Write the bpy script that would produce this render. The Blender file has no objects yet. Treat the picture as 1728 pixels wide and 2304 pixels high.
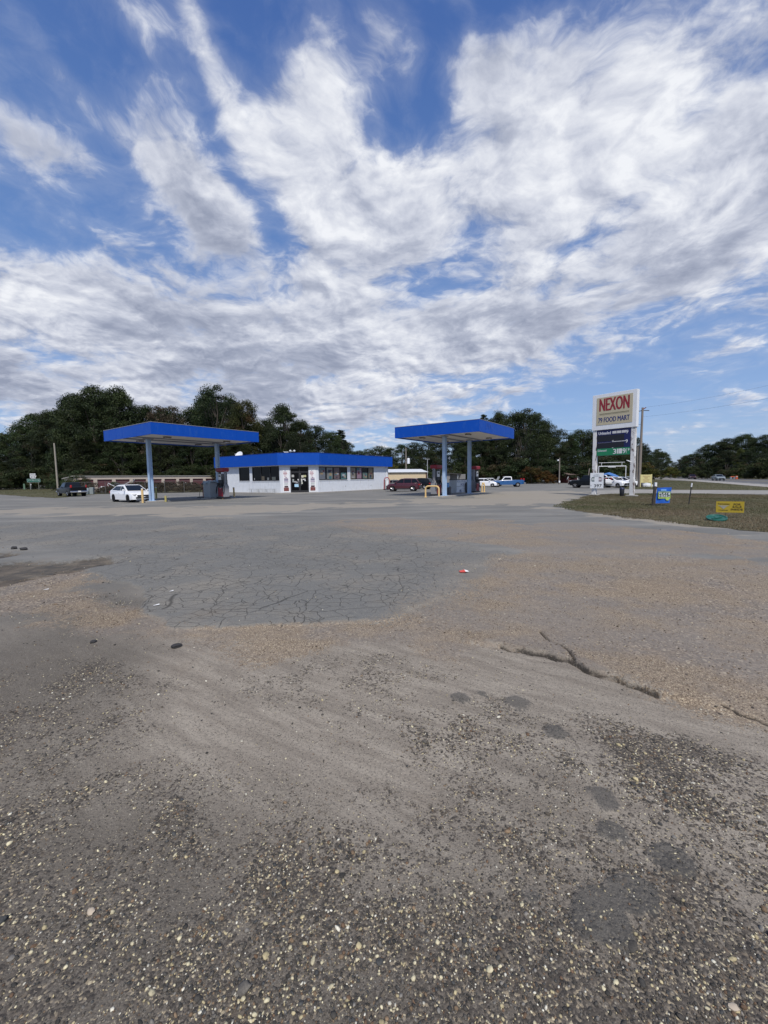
import bpy, math, random
import numpy as np
from mathutils import Vector, Matrix
random.seed(7); RNG = np.random.default_rng(7)
S = bpy.context.scene
C = S.collection
R_ = math.radians
# ------------------------------------------------------------------ camera
FPX, CAMH, PITCH, ROLL = 930.9, 1.717, R_(4.645), R_(-0.784)
_cp, _sp, _c, _s = math.cos(PITCH), math.sin(PITCH), math.cos(ROLL), math.sin(ROLL)
_r0, _f0, _u0 = np.array([1, 0, 0.]), np.array([0, _cp, -_sp]), np.array([0, _sp, _cp])
_RT, _UP = _r0 * _c + _u0 * _s, _u0 * _c - _r0 * _s
cam = bpy.data.objects.new('camera', bpy.data.cameras.new('camera')); C.objects.link(cam)
cam.data.sensor_fit = 'VERTICAL'; cam.data.sensor_height = 24; cam.data.lens = 24 * FPX / 2304
cam.data.clip_start = .05; cam.data.clip_end = 6000
cam.matrix_world = Matrix(((_RT[0], _UP[0], -_f0[0], 0), (_RT[1], _UP[1], -_f0[1], 0), (_RT[2], _UP[2], -_f0[2], CAMH), (0, 0, 0, 1)))
S.camera = cam
def ray(x, y): return _f0 * FPX + _RT * (x - 864) - _UP * (y - 1152)
def G(x, y, z=0.):                       # ground point seen at photo pixel (x, y)
    d = ray(x, y); t = (z - CAMH) / d[2]; return np.array([d[0] * t, d[1] * t])
def at(x, y, Y):                         # point at depth Y on that sight line
    d = ray(x, y); return d * Y / d[1] + np.array([0, 0, CAMH])
def azel(x, y):
    d = ray(x, y); d = d / np.linalg.norm(d); return math.atan2(d[0], d[1]), math.asin(d[2])
# ------------------------------------------------------------------ light
SUN_EL, SUN_AZ = R_(52), R_(170)         # azimuth clockwise from +Y (behind the camera, to the right)
S.view_settings.view_transform = 'Standard'; S.view_settings.look = 'None'
S.view_settings.exposure = .28; S.view_settings.gamma = 1
sun = bpy.data.objects.new('sun', bpy.data.lights.new('sun', 'SUN')); C.objects.link(sun)
sun.data.energy = 3.0; sun.data.angle = R_(3); sun.data.color = (1, .95, .88)
_sd = Vector((math.sin(SUN_AZ) * math.cos(SUN_EL), math.cos(SUN_AZ) * math.cos(SUN_EL), math.sin(SUN_EL)))
sun.rotation_euler = _sd.to_track_quat('Z', 'Y').to_euler(); sun.location = _sd * 60
# ------------------------------------------------------------------ node helper
class NT:
    def __init__(s, tree): s.t = tree; s.n = tree.nodes; s.l = tree.links
    def put(s, sock, v):
        if isinstance(v, bpy.types.NodeSocket): s.l.new(v, sock)
        elif v is not None: sock.default_value = v
    def node(s, typ, ins=(), out=0, **kw):
        n = s.n.new(typ)
        for k, v in kw.items(): setattr(n, k, v)
        if isinstance(ins, dict):
            for k, v in ins.items(): s.put(n.inputs[k], v)
        else:
            for i, v in enumerate(ins): s.put(n.inputs[i], v)
        return n.outputs[out] if out is not None else n
    def m(s, op, a, b=None, c=None, clamp=False):
        return s.node('ShaderNodeMath', (a, b, c) if c is not None else ((a, b) if b is not None else (a,)), operation=op, use_clamp=clamp)
    def sstep(s, v, lo, hi, a=0., b=1.):
        n = s.n.new('ShaderNodeMapRange'); n.interpolation_type = 'SMOOTHSTEP'
        for i, x in enumerate((v, lo, hi, a, b)): s.put(n.inputs[i], x)
        return n.outputs[0]
    def mix(s, f, a, b, blend='MIX'):
        n = s.n.new('ShaderNodeMix'); n.data_type = 'RGBA'; n.blend_type = blend
        s.put(n.inputs[0], f); s.put(n.inputs[6], rgba(a)); s.put(n.inputs[7], rgba(b)); return n.outputs[2]
    def noise(s, vec, scale, detail=4, rough=.55, dist=0, out=0, dim='3D'):
        n = s.n.new('ShaderNodeTexNoise'); n.noise_dimensions = dim
        s.put(n.inputs['Vector'], vec)
        for k, v in (('Scale', scale), ('Detail', detail), ('Roughness', rough), ('Distortion', dist)): s.put(n.inputs[k], v)
        return n.outputs[out]
    def attr(s, name, out='Fac'):
        n = s.n.new('ShaderNodeAttribute'); n.attribute_name = name; return n.outputs[out]
    def ramp(s, f, stops):
        n = s.n.new('ShaderNodeValToRGB'); e = n.color_ramp.elements
        while len(e) < len(stops): e.new(.5)
        for i, (p, c) in enumerate(stops): e[i].position = p; e[i].color = rgba(c)
        s.put(n.inputs[0], f); return n.outputs[0]
def rgba(c):
    if isinstance(c, bpy.types.NodeSocket): return c
    if isinstance(c, (int, float)): return (c, c, c, 1)
    return tuple(c) if len(c) == 4 else (*c, 1)
# ------------------------------------------------------------------ sky with clouds
W = bpy.data.worlds.new('World'); S.world = W; W.use_nodes = True
W.node_tree.nodes.clear(); k = NT(W.node_tree)
SKY = .1
sky = k.node('ShaderNodeTexSky', sky_type='NISHITA', sun_disc=False, sun_elevation=SUN_EL, sun_rotation=SUN_AZ, air_density=1.0, dust_density=.6, ozone_density=3.5)
dirv = k.node('ShaderNodeTexCoord', out='Generated')
dirn = k.node('ShaderNodeVectorMath', (dirv,), operation='NORMALIZE')
xyz = k.node('ShaderNodeSeparateXYZ', (dirn,), out=None).outputs
az = k.m('ARCTAN2', xyz[0], xyz[1]); el = k.m('ARCSINE', xyz[2])
zz = k.m('ADD', k.m('MAXIMUM', xyz[2], 0.), .18)
P = k.node('ShaderNodeCombineXYZ', (k.m('DIVIDE', xyz[0], zz), k.m('DIVIDE', xyz[1], zz), 0.))
ae = k.node('ShaderNodeCombineXYZ', (az, el, 0.))
# cloud banks: (photo x, y, radius x, radius y, tilt, weight)
BL = [(110, 340, 150, 110, 10, 1.1), (190, 230, 190, 60, 30, .7), (440, 100, 170, 80, 60, .75), (410, 400, 190, 100, 35, .95), (490, 480, 110, 120, 20, .75),
      (555, 260, 80, 150, 0, .6), (690, 190, 110, 170, 10, .75), (825, 110, 120, 150, 10, .9), (1030, 140, 110, 140, 10, .85), (700, 400, 280, 220, 20, .8),
      (760, 500, 240, 200, 0, .7), (1110, 420, 330, 300, 0, .85), (1350, 180, 460, 330, -20, .95), (1560, 520, 380, 330, 0, .7), (1350, 620, 520, 170, -15, .5),
      (120, 635, 320, 95, 10, .6), (380, 680, 600, 140, 0, .75), (750, 730, 800, 170, 0, .7), (200, 790, 620, 130, 0, .65), (850, 830, 480, 100, -5, .5), (1050, 690, 520, 140, -10, .5),
      (640, 580, 220, 90, 0, .4), (250, 880, 700, 90, 0, .75), (800, 900, 420, 70, 0, .6), (-100, 780, 250, 150, 0, .5), (1900, 300, 300, 400, 0, .6),
      (200, 90, 300, 120, 0, -.4), (590, 60, 90, 130, 0, -.5), (420, 280, 130, 100, 0, -.3), (590, 490, 110, 90, 30, -.75), (1090, 10, 200, 80, 0, -.7), (1640, 200, 260, 240, 0, .7), (1620, 440, 240, 160, 0, .5), (1180, 130, 120, 130, 0, .4), (900, 440, 140, 160, 0, .4), (930, 230, 45, 150, 5, -.40),
      (200, 450, 270, 70, 15, -.45), (1420, 850, 420, 140, -10, -.38), (1300, 720, 330, 50, -12, -.4), (1120, 460, 60, 60, 0, -.3), (1250, 860, 300, 80, 0, -.3), (850, 300, 30, 90, 0, -.25)]
acc = None
for (x, y, rx, ry, rot, w) in BL:
    x, y, rx, ry = [q * 1.0416 for q in (x, y, rx, ry)]
    a0, e0 = azel(x, y); a1, e1 = azel(x + rx, y); a2, e2 = azel(x, y + ry)
    mp = k.node('ShaderNodeMapping', {'Vector': ae, 'Location': (a0, e0, 0), 'Rotation': (0, 0, R_(-rot)),
                'Scale': (math.hypot(a1 - a0, e1 - e0) * 1.15, math.hypot(a2 - a0, e2 - e0) * 1.15, 1)}, vector_type='TEXTURE')
    g = k.node('ShaderNodeTexGradient', (mp,), out=1, gradient_type='SPHERICAL')
    acc = k.m('MULTIPLY_ADD', k.sstep(g, 0, 1), w, acc if acc is not None else 0.)
off = k.node('ShaderNodeVectorMath', (P, (1.7, 4.3, .4)), operation='ADD')
def fbm(vec):
    warp = k.noise(vec, 2.2, 4, .55, out=1)
    v2 = k.node('ShaderNodeVectorMath', (warp, (.34, .34, 0), vec), operation='MULTIPLY_ADD')
    a = k.noise(v2, 2.4, 5, .55, .1)
    m_ = k.noise(v2, 5.8, 8, .58, .2)
    b = k.noise(v2, 14., 6, .62, .1)
    return k.m('ADD', k.m('MULTIPLY', a, .85), k.m('ADD', k.m('MULTIPLY', m_, .80), k.m('MULTIPLY', b, .34)))
n0 = fbm(off)
n1 = fbm(k.node('ShaderNodeVectorMath', (off, (.025, -.055, 0)), operation='ADD'))
d = k.m('ADD', k.m('MULTIPLY', acc, .95), k.m('MULTIPLY_ADD', n0, 2.9, -2.80))
veil = k.m('MULTIPLY', k.sstep(d, -.45, .70), .22)
cover = k.m('MAXIMUM', k.m('MULTIPLY', k.sstep(d, .02, 1.0), .98), veil)
lit = k.m('MULTIPLY_ADD', k.m('SUBTRACT', n0, n1), 1.75, .60, clamp=True)
thick = k.sstep(d, .40, 1.35)
fine = k.noise(off, 1.6, 7, .56, .3)
lit = k.m('SUBTRACT', lit, k.m('MULTIPLY', thick, k.sstep(fine, .36, .62, -.12, .50)), clamp=True)
lowgrey = k.sstep(el, R_(2), R_(24), .95, 1.)
cc = k.ramp(lit, [(0, (.26, .29, .38)), (.3, (.37, .40, .49)), (.6, (.53, .555, .63)), (1, (.74, .755, .79))])
cc = k.mix(1., cc, k.node('ShaderNodeCombineXYZ', (lowgrey, lowgrey, k.m('POWER', lowgrey, .8))), 'MULTIPLY')
base = k.mix(1., sky, (SKY, SKY, SKY), 'MULTIPLY')
clear = k.ramp(k.m('MULTIPLY', el, .7), [(0, (.30, .40, .60)), (.10, (.22, .34, .60)), (.28, (.115, .225, .50)), (.55, (.050, .122, .370)), (1, (.028, .075, .26))])
base = k.mix(.72, base, clear)
out = k.mix(cover, base, cc)
bg = k.node('ShaderNodeBackground', (out, 1.0))
k.node('ShaderNodeOutputWorld', (bg,), out=None)
W.cycles.sampling_method = 'MANUAL'; W.cycles.sample_map_resolution = 1024
# ------------------------------------------------------------------ materials
MATS = {}
def M(name, col, rough=.55, metal=0., var=.12, vscale=3., dirt=None, dirt_amt=.35, bump=0., bscale=40, spec=.5, coat=0., dlo=.52, dhi=.75):
    if name in MATS: return MATS[name]
    m = bpy.data.materials.new(name); m.use_nodes = True; m.node_tree.nodes.clear(); q = NT(m.node_tree)
    co = q.node('ShaderNodeTexCoord', out='Object')
    n = q.noise(co, vscale, 6, .6)
    c = q.mix(n, [x * (1 - var) for x in col], [min(1, x * (1 + var)) for x in col])
    if dirt is not None:
        w = q.node('ShaderNodeVectorMath', (co, (1, 1, .35)), operation='MULTIPLY')
        c = q.mix(q.m('MULTIPLY', q.sstep(q.noise(w, vscale * 2.3, 7, .68), dlo, dhi), dirt_amt), c, dirt)
    ins = {'Base Color': c, 'Roughness': q.m('MULTIPLY_ADD', n, .2, rough - .1, clamp=True), 'Metallic': metal, 'Specular IOR Level': spec, 'Coat Weight': coat}
    if bump:
        ins['Normal'] = q.node('ShaderNodeBump', {'Strength': .5, 'Distance': bump, 'Height': q.noise(co, bscale, 5, .6)})
    b = q.node('ShaderNodeBsdfPrincipled', ins)
    q.node('ShaderNodeOutputMaterial', (b,), out=None)
    MATS[name] = m; return m
BLUE = M('fascia_blue', (.001, .066, .40), .5, var=.07, vscale=1.2, dirt=(.04, .13, .40), dirt_amt=.5, spec=.25)
POSTBLUE = M('post_blue', (.40, .53, .70), .5, var=.12, vscale=2, dirt=(.36, .42, .5), dirt_amt=.5)
WHITE = M('white_paint', (.76, .77, .78), .5, var=.05, dirt=(.5, .48, .45), dirt_amt=.35)
WALLW = M('white_metal_wall', (.64, .665, .70), .5, var=.07, vscale=1.5, dirt=(.40, .39, .37), dirt_amt=.5)
SOFFIT = M('canopy_deck_white', (.66, .64, .61), .6, var=.1, dirt=(.3, .29, .27), dirt_amt=.5)
GREY = M('grey_metal', (.22, .22, .23), .5, var=.1)
LGREY = M('light_grey', (.42, .43, .43), .55, var=.12, dirt=(.25, .25, .23), dirt_amt=.5)
DARK = M('dark_metal', (.02, .02, .022), .5)
BLACK = M('black_rubber', (.012, .012, .013), .75, spec=.2)
CHROME = M('chrome', (.75, .75, .77), .18, 1., var=.03)
ALLOY = M('alloy_rim', (.55, .55, .56), .35, .8, var=.05)
RED = M('pump_red', (.24, .010, .020), .45, var=.1, dirt=(.2, .03, .03), dirt_amt=.4)
YEL = M('bollard_yellow', (.68, .47, .20), .6, var=.12, vscale=6, dirt=(.6, .52, .38), dirt_amt=.6)
GLASS = M('dark_glass', (.003, .0035, .004), .08, var=0, spec=.16)
CARGLASS = M('car_glass', (.006, .008, .010), .06, var=0, spec=.4)
CONC = M('concrete', (.30, .285, .26), .85, var=.2, vscale=2, dirt=(.16, .15, .14), dirt_amt=.5, bump=.004)
WOOD = M('weathered_wood', (.22, .19, .16), .85, var=.25, vscale=6, dirt=(.12, .10, .08), dirt_amt=.5)
DARKWOOD = M('dark_wood', (.05, .042, .035), .85, var=.25, vscale=6)
BARK = M('bark', (.055, .045, .036), .9, var=.35, vscale=5, bump=.02, bscale=9)
TANW = M('tan_metal', (.62, .50, .33), .6, var=.07, vscale=1.5, dirt=(.45, .36, .25), dirt_amt=.4)
TANS = M('tan_block', (.56, .47, .39), .8, var=.12, dirt=(.26, .2, .16), dirt_amt=.5)
MAROON = M('maroon_door', (.14, .045, .05), .6, var=.15, dirt=(.06, .03, .03), dirt_amt=.5)
ROOFW = M('pale_roof', (.62, .64, .66), .5, var=.08, dirt=(.4, .38, .36), dirt_amt=.5)
PAPER = M('paper_white', (.75, .75, .74), .7, var=.04)
RUSTW = M('peeling_white', (.72, .71, .69), .6, var=.08, vscale=2.2, dirt=(.10, .055, .045), dirt_amt=1., dlo=.535, dhi=.62)
LAMPW = M('lamp_lens', (.75, .76, .78), .2, var=.02)
LAMPR = M('lamp_red', (.35, .01, .01), .25, var=.05)
def paint(n, col, rough=.3): return M('paint_' + n, col, rough, var=.04, coat=.6 if max(col) > .03 else .12, spec=.5 if max(col) > .03 else .3)
# ------------------------------------------------------------------ mesh builder
class MB:
    def __init__(s): s.v = []; s.f = []; s.m = []; s.mi = 0
    def add(s, vs, fs):
        o = len(s.v); s.v += [tuple(map(float, p)) for p in vs]
        for f in fs: s.f.append([i + o for i in f]); s.m.append(s.mi)
        return s
    def box(s, c, d, rz=0., ch=0.):
        x, y, z = d[0] / 2, d[1] / 2, d[2] / 2; cr, sr = math.cos(rz), math.sin(rz)
        if ch <= 0:
            pts = [(a * x, b * y, e * z) for e in (-1, 1) for a, b in ((-1, -1), (1, -1), (1, 1), (-1, 1))]
            fs = [(3, 2, 1, 0), (4, 5, 6, 7), (0, 1, 5, 4), (1, 2, 6, 5), (2, 3, 7, 6), (3, 0, 4, 7)]
        else:
            ch = min(ch, x * .9, y * .9, z * .9)
            ring = lambda xx, yy, zz_: [(-xx, -yy, zz_), (xx, -yy, zz_), (xx, yy, zz_), (-xx, yy, zz_)]
            oct_ = lambda zz_: [(-x + ch, -y, zz_), (x - ch, -y, zz_), (x, -y + ch, zz_), (x, y - ch, zz_), (x - ch, y, zz_), (-x + ch, y, zz_), (-x, y - ch, zz_), (-x, -y + ch, zz_)]
            octi = lambda zz_: [(a * (1 - ch / max(x, 1e-6)), b * (1 - ch / max(y, 1e-6)), zz_) for a, b, _ in oct_(0)]
            pts = octi(-z) + oct_(-z + ch) + oct_(z - ch) + octi(z); fs = [list(range(7, -1, -1)), list(range(24, 32))]
            for L in range(3):
                for i in range(8): j = (i + 1) % 8; fs.append((L * 8 + i, L * 8 + j, L * 8 + 8 + j, L * 8 + 8 + i))
        return s.add([(c[0] + a * cr - b * sr, c[1] + a * sr + b * cr, c[2] + e) for a, b, e in pts], fs)
    def prism(s, poly, z0, z1):
        n = len(poly)
        ar = sum(poly[i][0] * poly[(i + 1) % n][1] - poly[(i + 1) % n][0] * poly[i][1] for i in range(n))
        if ar < 0: poly = poly[::-1]
        return s.add([(p[0], p[1], z0) for p in poly] + [(p[0], p[1], z1) for p in poly],
                     [list(range(n - 1, -1, -1)), list(range(n, 2 * n))] + [(i, (i + 1) % n, n + (i + 1) % n, n + i) for i in range(n)])
    def tube(s, pts, r, n=8, cap=True):
        pts = [Vector(p) for p in pts]; rs = r if isinstance(r, (list, tuple)) else [r] * len(pts)
        vs, fs = [], []; up = None
        for i, p in enumerate(pts):
            t = (pts[min(i + 1, len(pts) - 1)] - pts[max(i - 1, 0)]).normalized()
            a = t.cross(Vector((0, 0, 1)) if abs(t.z) < .95 else Vector((1, 0, 0))) if up is None else t.cross(up.cross(t))
            if up is None: a.normalize(); b = a.cross(t).normalized(); up = b
            else:
                b = (up - t * up.dot(t)).normalized(); a = t.cross(b).normalized(); up = b
            for j in range(n):
                w = 2 * math.pi * j / n; vs.append(p + (a * math.cos(w) + b * math.sin(w)) * rs[i])
        for i in range(len(pts) - 1):
            for j in range(n): q = (j + 1) % n; fs.append((i * n + j, i * n + q, i * n + n + q, i * n + n + j))
        if cap: fs += [list(range(n - 1, -1, -1)), list(range((len(pts) - 1) * n, len(pts) * n))]
        return s.add(vs, fs)
    def lathe(s, prof, n=20, c=(0, 0, 0), axis='z'):
        vs, fs = [], []
        for r, h in prof:
            for j in range(n):
                w = 2 * math.pi * j / n; a, b = r * math.cos(w), r * math.sin(w)
                vs.append((c[0] + a, c[1] + b, c[2] + h) if axis == 'z' else (c[0] + a, c[1] + h, c[2] + b))
        for i in range(len(prof) - 1):
            for j in range(n): q = (j + 1) % n; fs.append((i * n + j, i * n + q, i * n + n + q, i * n + n + j))
        if prof[0][0] > 1e-4: fs.append(list(range(n - 1, -1, -1)))
        if prof[-1][0] > 1e-4: fs.append(list(range((len(prof) - 1) * n, len(prof) * n)))
        return s.add(vs, fs)
    def plate(s, pts, t=.012):            # flat polygon given thickness along its normal (counter-clockwise from outside)
        pts = [Vector(p) for p in pts]; nn = Vector((0, 0, 0))
        for i in range(1, len(pts) - 1): nn += (pts[i] - pts[0]).cross(pts[i + 1] - pts[0])
        nn.normalize(); n = len(pts)
        return s.add([p + nn * t for p in pts] + [p - nn * t for p in pts], [list(range(n)), list(range(2 * n - 1, n - 1, -1))] + [(i, n + i, n + (i + 1) % n, (i + 1) % n) for i in range(n)])
    def build(s, name, mats, parent=None, loc=(0, 0, 0), rz=0., smooth=False):
        me = bpy.data.meshes.new(name); me.from_pydata(s.v, [], s.f)
        for m in (mats if isinstance(mats, (list, tuple)) else [mats]): me.materials.append(m)
        me.polygons.foreach_set('material_index', s.m)
        if smooth: me.polygons.foreach_set('use_smooth', [True] * len(me.polygons))
        me.update(); o = bpy.data.objects.new(name, me); C.objects.link(o)
        o.location = loc; o.rotation_euler = (0, 0, rz)
        if parent is not None: o.parent = parent
        if smooth:
            try: me.set_sharp_from_angle(angle=R_(38))
            except Exception: pass
        return o
def tag(o, label=None, cat=None, group=None, kind=None):
    for a, b in (('label', label), ('category', cat), ('group', group), ('kind', kind)):
        if b: o[a] = b
    return o
def thing(name, label, cat, loc=(0, 0, 0), rz=0., group=None):
    o = bpy.data.objects.new(name, None); o.empty_display_size = .3; C.objects.link(o)
    o.location = (loc[0], loc[1], loc[2] if len(loc) > 2 else 0.); o.rotation_euler = (0, 0, rz)
    return tag(o, label, cat, group)
def dup(o, parent=None):
    c = o.copy(); C.objects.link(c)
    if parent is not None: c.parent = parent
    for ch in list(o.children): dup(ch, c)
    return c
def text(parent, s, x0, x1, z0, z1, y, mat, bold=.02, name='lettering', depth=.006):
    cu = bpy.data.curves.new('lettering', 'FONT'); cu.body = s; cu.size = 1; cu.offset = 0; cu.extrude = .01; cu.resolution_u = 3
    o = bpy.data.objects.new('lettering_source', cu); C.objects.link(o)
    bpy.context.view_layer.update()
    me = bpy.data.meshes.new_from_object(o.evaluated_get(bpy.context.evaluated_depsgraph_get()))
    bpy.data.objects.remove(o); bpy.data.curves.remove(cu)
    n = len(me.vertices); a = np.empty(n * 3); me.vertices.foreach_get('co', a); a = a.reshape(-1, 3)
    lo, hi = a.min(0), a.max(0); b = np.empty_like(a)
    b[:, 0] = x0 + (a[:, 0] - lo[0]) / (hi[0] - lo[0]) * (x1 - x0)
    b[:, 2] = z0 + (a[:, 1] - lo[1]) / (hi[1] - lo[1]) * (z1 - z0)
    b[:, 1] = y - (a[:, 2] - lo[2]) / max(1e-6, hi[2] - lo[2]) * depth
    me.vertices.foreach_set('co', b.ravel())
    if bold > 0:                          # heavier strokes: the letters doubled with a small sideways step
        import bmesh
        bm = bmesh.new()
        for i, dx in enumerate((-1, 0, 1)):
            m2 = me.copy(); b2 = b.copy(); b2[:, 0] += dx * bold * (z1 - z0); b2[:, 1] -= .0007 * i; m2.vertices.foreach_set('co', b2.ravel()); bm.from_mesh(m2); bpy.data.meshes.remove(m2)
        bm.to_mesh(me); bm.free()
    me.materials.clear(); me.materials.append(mat); me.update()
    t = bpy.data.objects.new(name, me); C.objects.link(t); t.parent = parent; return t
#PART2
# ------------------------------------------------------------------ ground
def sdpoly(P, poly):
    d = np.full(len(P), 1e9); ins = np.zeros(len(P), bool); n = len(poly); poly = np.asarray(poly, float)
    for i in range(n):
        a, b = poly[i], poly[(i + 1) % n]; e = b - a; w = P - a
        t = np.clip((w @ e) / max(e @ e, 1e-9), 0, 1); q = w - t[:, None] * e
        d = np.minimum(d, (q ** 2).sum(1))
        c = ((a[1] <= P[:, 1]) != (b[1] <= P[:, 1]))
        with np.errstate(divide='ignore', invalid='ignore'): xx = a[0] + (P[:, 1] - a[1]) / (b[1] - a[1] if b[1] != a[1] else 1e-9) * e[0]
        ins ^= c & (P[:, 0] < xx)
    return np.sqrt(d) * np.where(ins, 1, -1)
def dline(P, pl):
    d = np.full(len(P), 1e9); pl = np.asarray(pl, float)
    for a, b in zip(pl[:-1], pl[1:]):
        e = b - a; t = np.clip(((P - a) @ e) / max(e @ e, 1e-9), 0, 1); d = np.minimum(d, ((P - a - t[:, None] * e) ** 2).sum(1))
    return np.sqrt(d)
gp = lambda pts: [tuple(G(x, y)) for x, y in pts]
Z_ASPH = gp([(240, 1312), (300, 1345), (330, 1382), (400, 1410), (520, 1404), (700, 1405), (860, 1400), (900, 1385), (960, 1360), (1005, 1335), (1050, 1290), (1090, 1262), (1130, 1244),
             (1060, 1222), (960, 1212), (900, 1205), (820, 1192), (740, 1180), (560, 1168), (300, 1165), (-80, 1180), (-200, 1230), (60, 1236), (150, 1245), (215, 1280)])
Z_BROWN = [gp([(-300, 1290), (60, 1300), (150, 1292), (240, 1305), (300, 1345), (335, 1385), (405, 1412), (370, 1428), (250, 1420), (110, 1404), (0, 1400), (-300, 1420)]),
           gp([(390, 1410), (520, 1402), (700, 1402), (860, 1396), (905, 1383), (960, 1358), (1010, 1340), (1040, 1410), (1075, 1470), (1040, 1500), (960, 1492), (880, 1462), (740, 1462), (620, 1486), (560, 1455), (450, 1428)]),
           gp([(1010, 1345), (1060, 1295), (1120, 1255), (1300, 1232), (1728, 1262), (2300, 1310), (2600, 1700), (1900, 1700), (1728, 1622), (1560, 1580), (1478, 1563), (1440, 1548), (1412, 1541), (1388, 1530), (1352, 1522), (1322, 1513), (1300, 1498), (1278, 1486), (1252, 1484), (1228, 1475), (1200, 1472), (1172, 1464), (1128, 1456), (1040, 1445)]),
           gp([(690, 1176), (900, 1166), (1080, 1172), (1200, 1176), (1330, 1180), (1500, 1195), (1728, 1222), (2300, 1262), (2300, 1300), (1728, 1262), (1330, 1240), (1120, 1235), (960, 1212), (800, 1192)]),
           gp([(610, 1246), (700, 1228), (800, 1226), (890, 1240), (840, 1262), (740, 1270), (650, 1262)])]
Z_PALE = [gp([(860, 1124), (1050, 1120), (1120, 1105), (1290, 1104), (1345, 1112), (1265, 1134), (1180, 1138), (1000, 1138)]),
          gp([(-100, 1148), (250, 1140), (400, 1142), (560, 1136), (900, 1130), (880, 1138), (620, 1150), (460, 1166), (300, 1160), (100, 1158), (-100, 1162)]),
          gp([(330, 1150), (470, 1146), (560, 1158), (430, 1166)]),
          gp([(1215, 1140), (1260, 1146), (1400, 1170), (1728, 1204), (2200, 1250), (2200, 1236), (1728, 1190), (1400, 1160), (1260, 1138)])]
LEDGE = gp([(1128, 1456), (1150, 1463), (1172, 1464), (1200, 1472), (1228, 1475), (1252, 1484), (1278, 1486), (1300, 1498), (1322, 1513), (1352, 1522), (1388, 1530), (1412, 1541), (1440, 1548), (1478, 1563)])
LEDGE2 = gp([(1630, 1588), (1668, 1604), (1700, 1612), (1760, 1640)])
CRACK2 = gp([(1215, 1418), (1232, 1440), (1262, 1452), (1280, 1468), (1292, 1490)])
POT = gp([(-200, 1236), (60, 1240), (150, 1243), (130, 1250), (60, 1256), (0, 1262), (150, 1266), (215, 1262), (215, 1276), (110, 1286), (0, 1316), (-200, 1330)])
# aggregate patches of bare old asphalt peeping through the gravel
OLD = [((1345, 2050), 62), ((1425, 2015), 58), ((1195, 2020), 30), ((1365, 1808), 32), ((1375, 1872), 40), ((1515, 1935), 48), ((1160, 1580), 30), ((1085, 1562), 22), ((1250, 1648), 28), ((1040, 1572), 18)]
def fnoise(P, s, seed):                     # cheap smooth value noise
    r = np.random.default_rng(seed); T = r.random((64, 64)); q = P * s; i = np.floor(q).astype(int); f = q - i; f = f * f * (3 - 2 * f)
    g = lambda a, b: T[(i[:, 0] + a) % 64, (i[:, 1] + b) % 64]
    return (g(0, 0) * (1 - f[:, 0]) + g(1, 0) * f[:, 0]) * (1 - f[:, 1]) + (g(0, 1) * (1 - f[:, 0]) + g(1, 1) * f[:, 0]) * f[:, 1]
def wob(P):                                 # ragged offset for the outlines
    return (fnoise(P, .8, 4) - .5) * .9 + (fnoise(P, 2.1, 1) - .5) * .6 + (fnoise(P, 6.3, 2) - .5) * .22 + (fnoise(P, 17., 3) - .5) * .10
def zones(P):
    r = np.hypot(P[:, 0], P[:, 1]); w = wob(P) * np.clip(r / 7, .35, 2.5)
    z = {}
    z['asph'] = np.clip(sdpoly(P, Z_ASPH) + w * .45, -2, 2)
    z['brown'] = np.clip(np.max([sdpoly(P, q) for q in Z_BROWN], 0) + w * .8, -2, 2)
    z['pale'] = np.clip(np.max([sdpoly(P, q) for q in Z_PALE], 0) + w * 1.4, -4, 4)
    z['pot'] = np.clip(sdpoly(P, POT) + w * .8, -2, 2)
    z['crack'] = np.minimum(np.minimum(np.minimum(dline(P, LEDGE), dline(P, LEDGE2)) + .009 - .014 * fnoise(P, 4.5, 9) + (fnoise(P, 19, 10) - .5) * .008, dline(P, CRACK2) + .004), 1)
    z['ledge'] = np.clip(sdpoly(P, Z_BROWN[2]), -2, 2) ; dl = dline(P, LEDGE); z['lmask'] = np.clip(1.15 - dl / .55, 0, 1)
    old = np.full(len(P), -2.)
    for (c, rpx) in OLD:
        a = G(*c); b = G(c[0] + rpx, c[1]); R0 = np.hypot(*(b - a)); old = np.maximum(old, R0 * (.45 + 1.05 * fnoise(P, 7, 21)) - np.hypot(P[:, 0] - a[0], (P[:, 1] - a[1]) * 1.0))
    z['old'] = np.clip(old, -2, 2)
    # how much bare dust lies over the gravel (worn wheel tracks) 0..1
    dirs = np.array([[.84, -.54], [.54, .84]])
    tr = fnoise(P @ (dirs * np.array([[.55], [2.6]])).T, 1.0, 5) * .5 + fnoise(P @ (dirs * np.array([[1.2], [5.5]])).T, 1.0, 15) * .2 + fnoise(P, 2.6, 6) * .3
    left = np.clip((-P[:, 0] - .50 * P[:, 1] - .25) * .5, 0, .30)
    z['dust'] = np.clip(.47 + .42 * np.clip((r - 1.5) / 1.5, 0, 1) + (tr - .5) * 1.0 + (fnoise(P, 5.5, 16) - .5) * .34 + (fnoise(P, 13., 17) - .5) * .2 - left - .20 * np.clip((P[:, 0] - .25 * P[:, 1] - .15) * .9, 0, 1) * np.clip((4.2 - r) / 1.5, 0, 1), 0, 1)
    z['near_falloff'] = np.clip(np.clip((2.7 - r) / 1.5, 0, 1) * .9 + np.clip((-P[:, 0] - .5 * P[:, 1] + .25) * .9, 0, .8) + (fnoise(P, 1.1, 19) - .5) * .7, 0, 1)  # darker near soil plus lens vignetting, painted into the dust colour, near and left
    z['soft'] = np.clip(np.maximum((P[:, 0] + .35) / .9, (P[:, 1] - 7.5) / 2.5), 0, 1)
    return z
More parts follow.
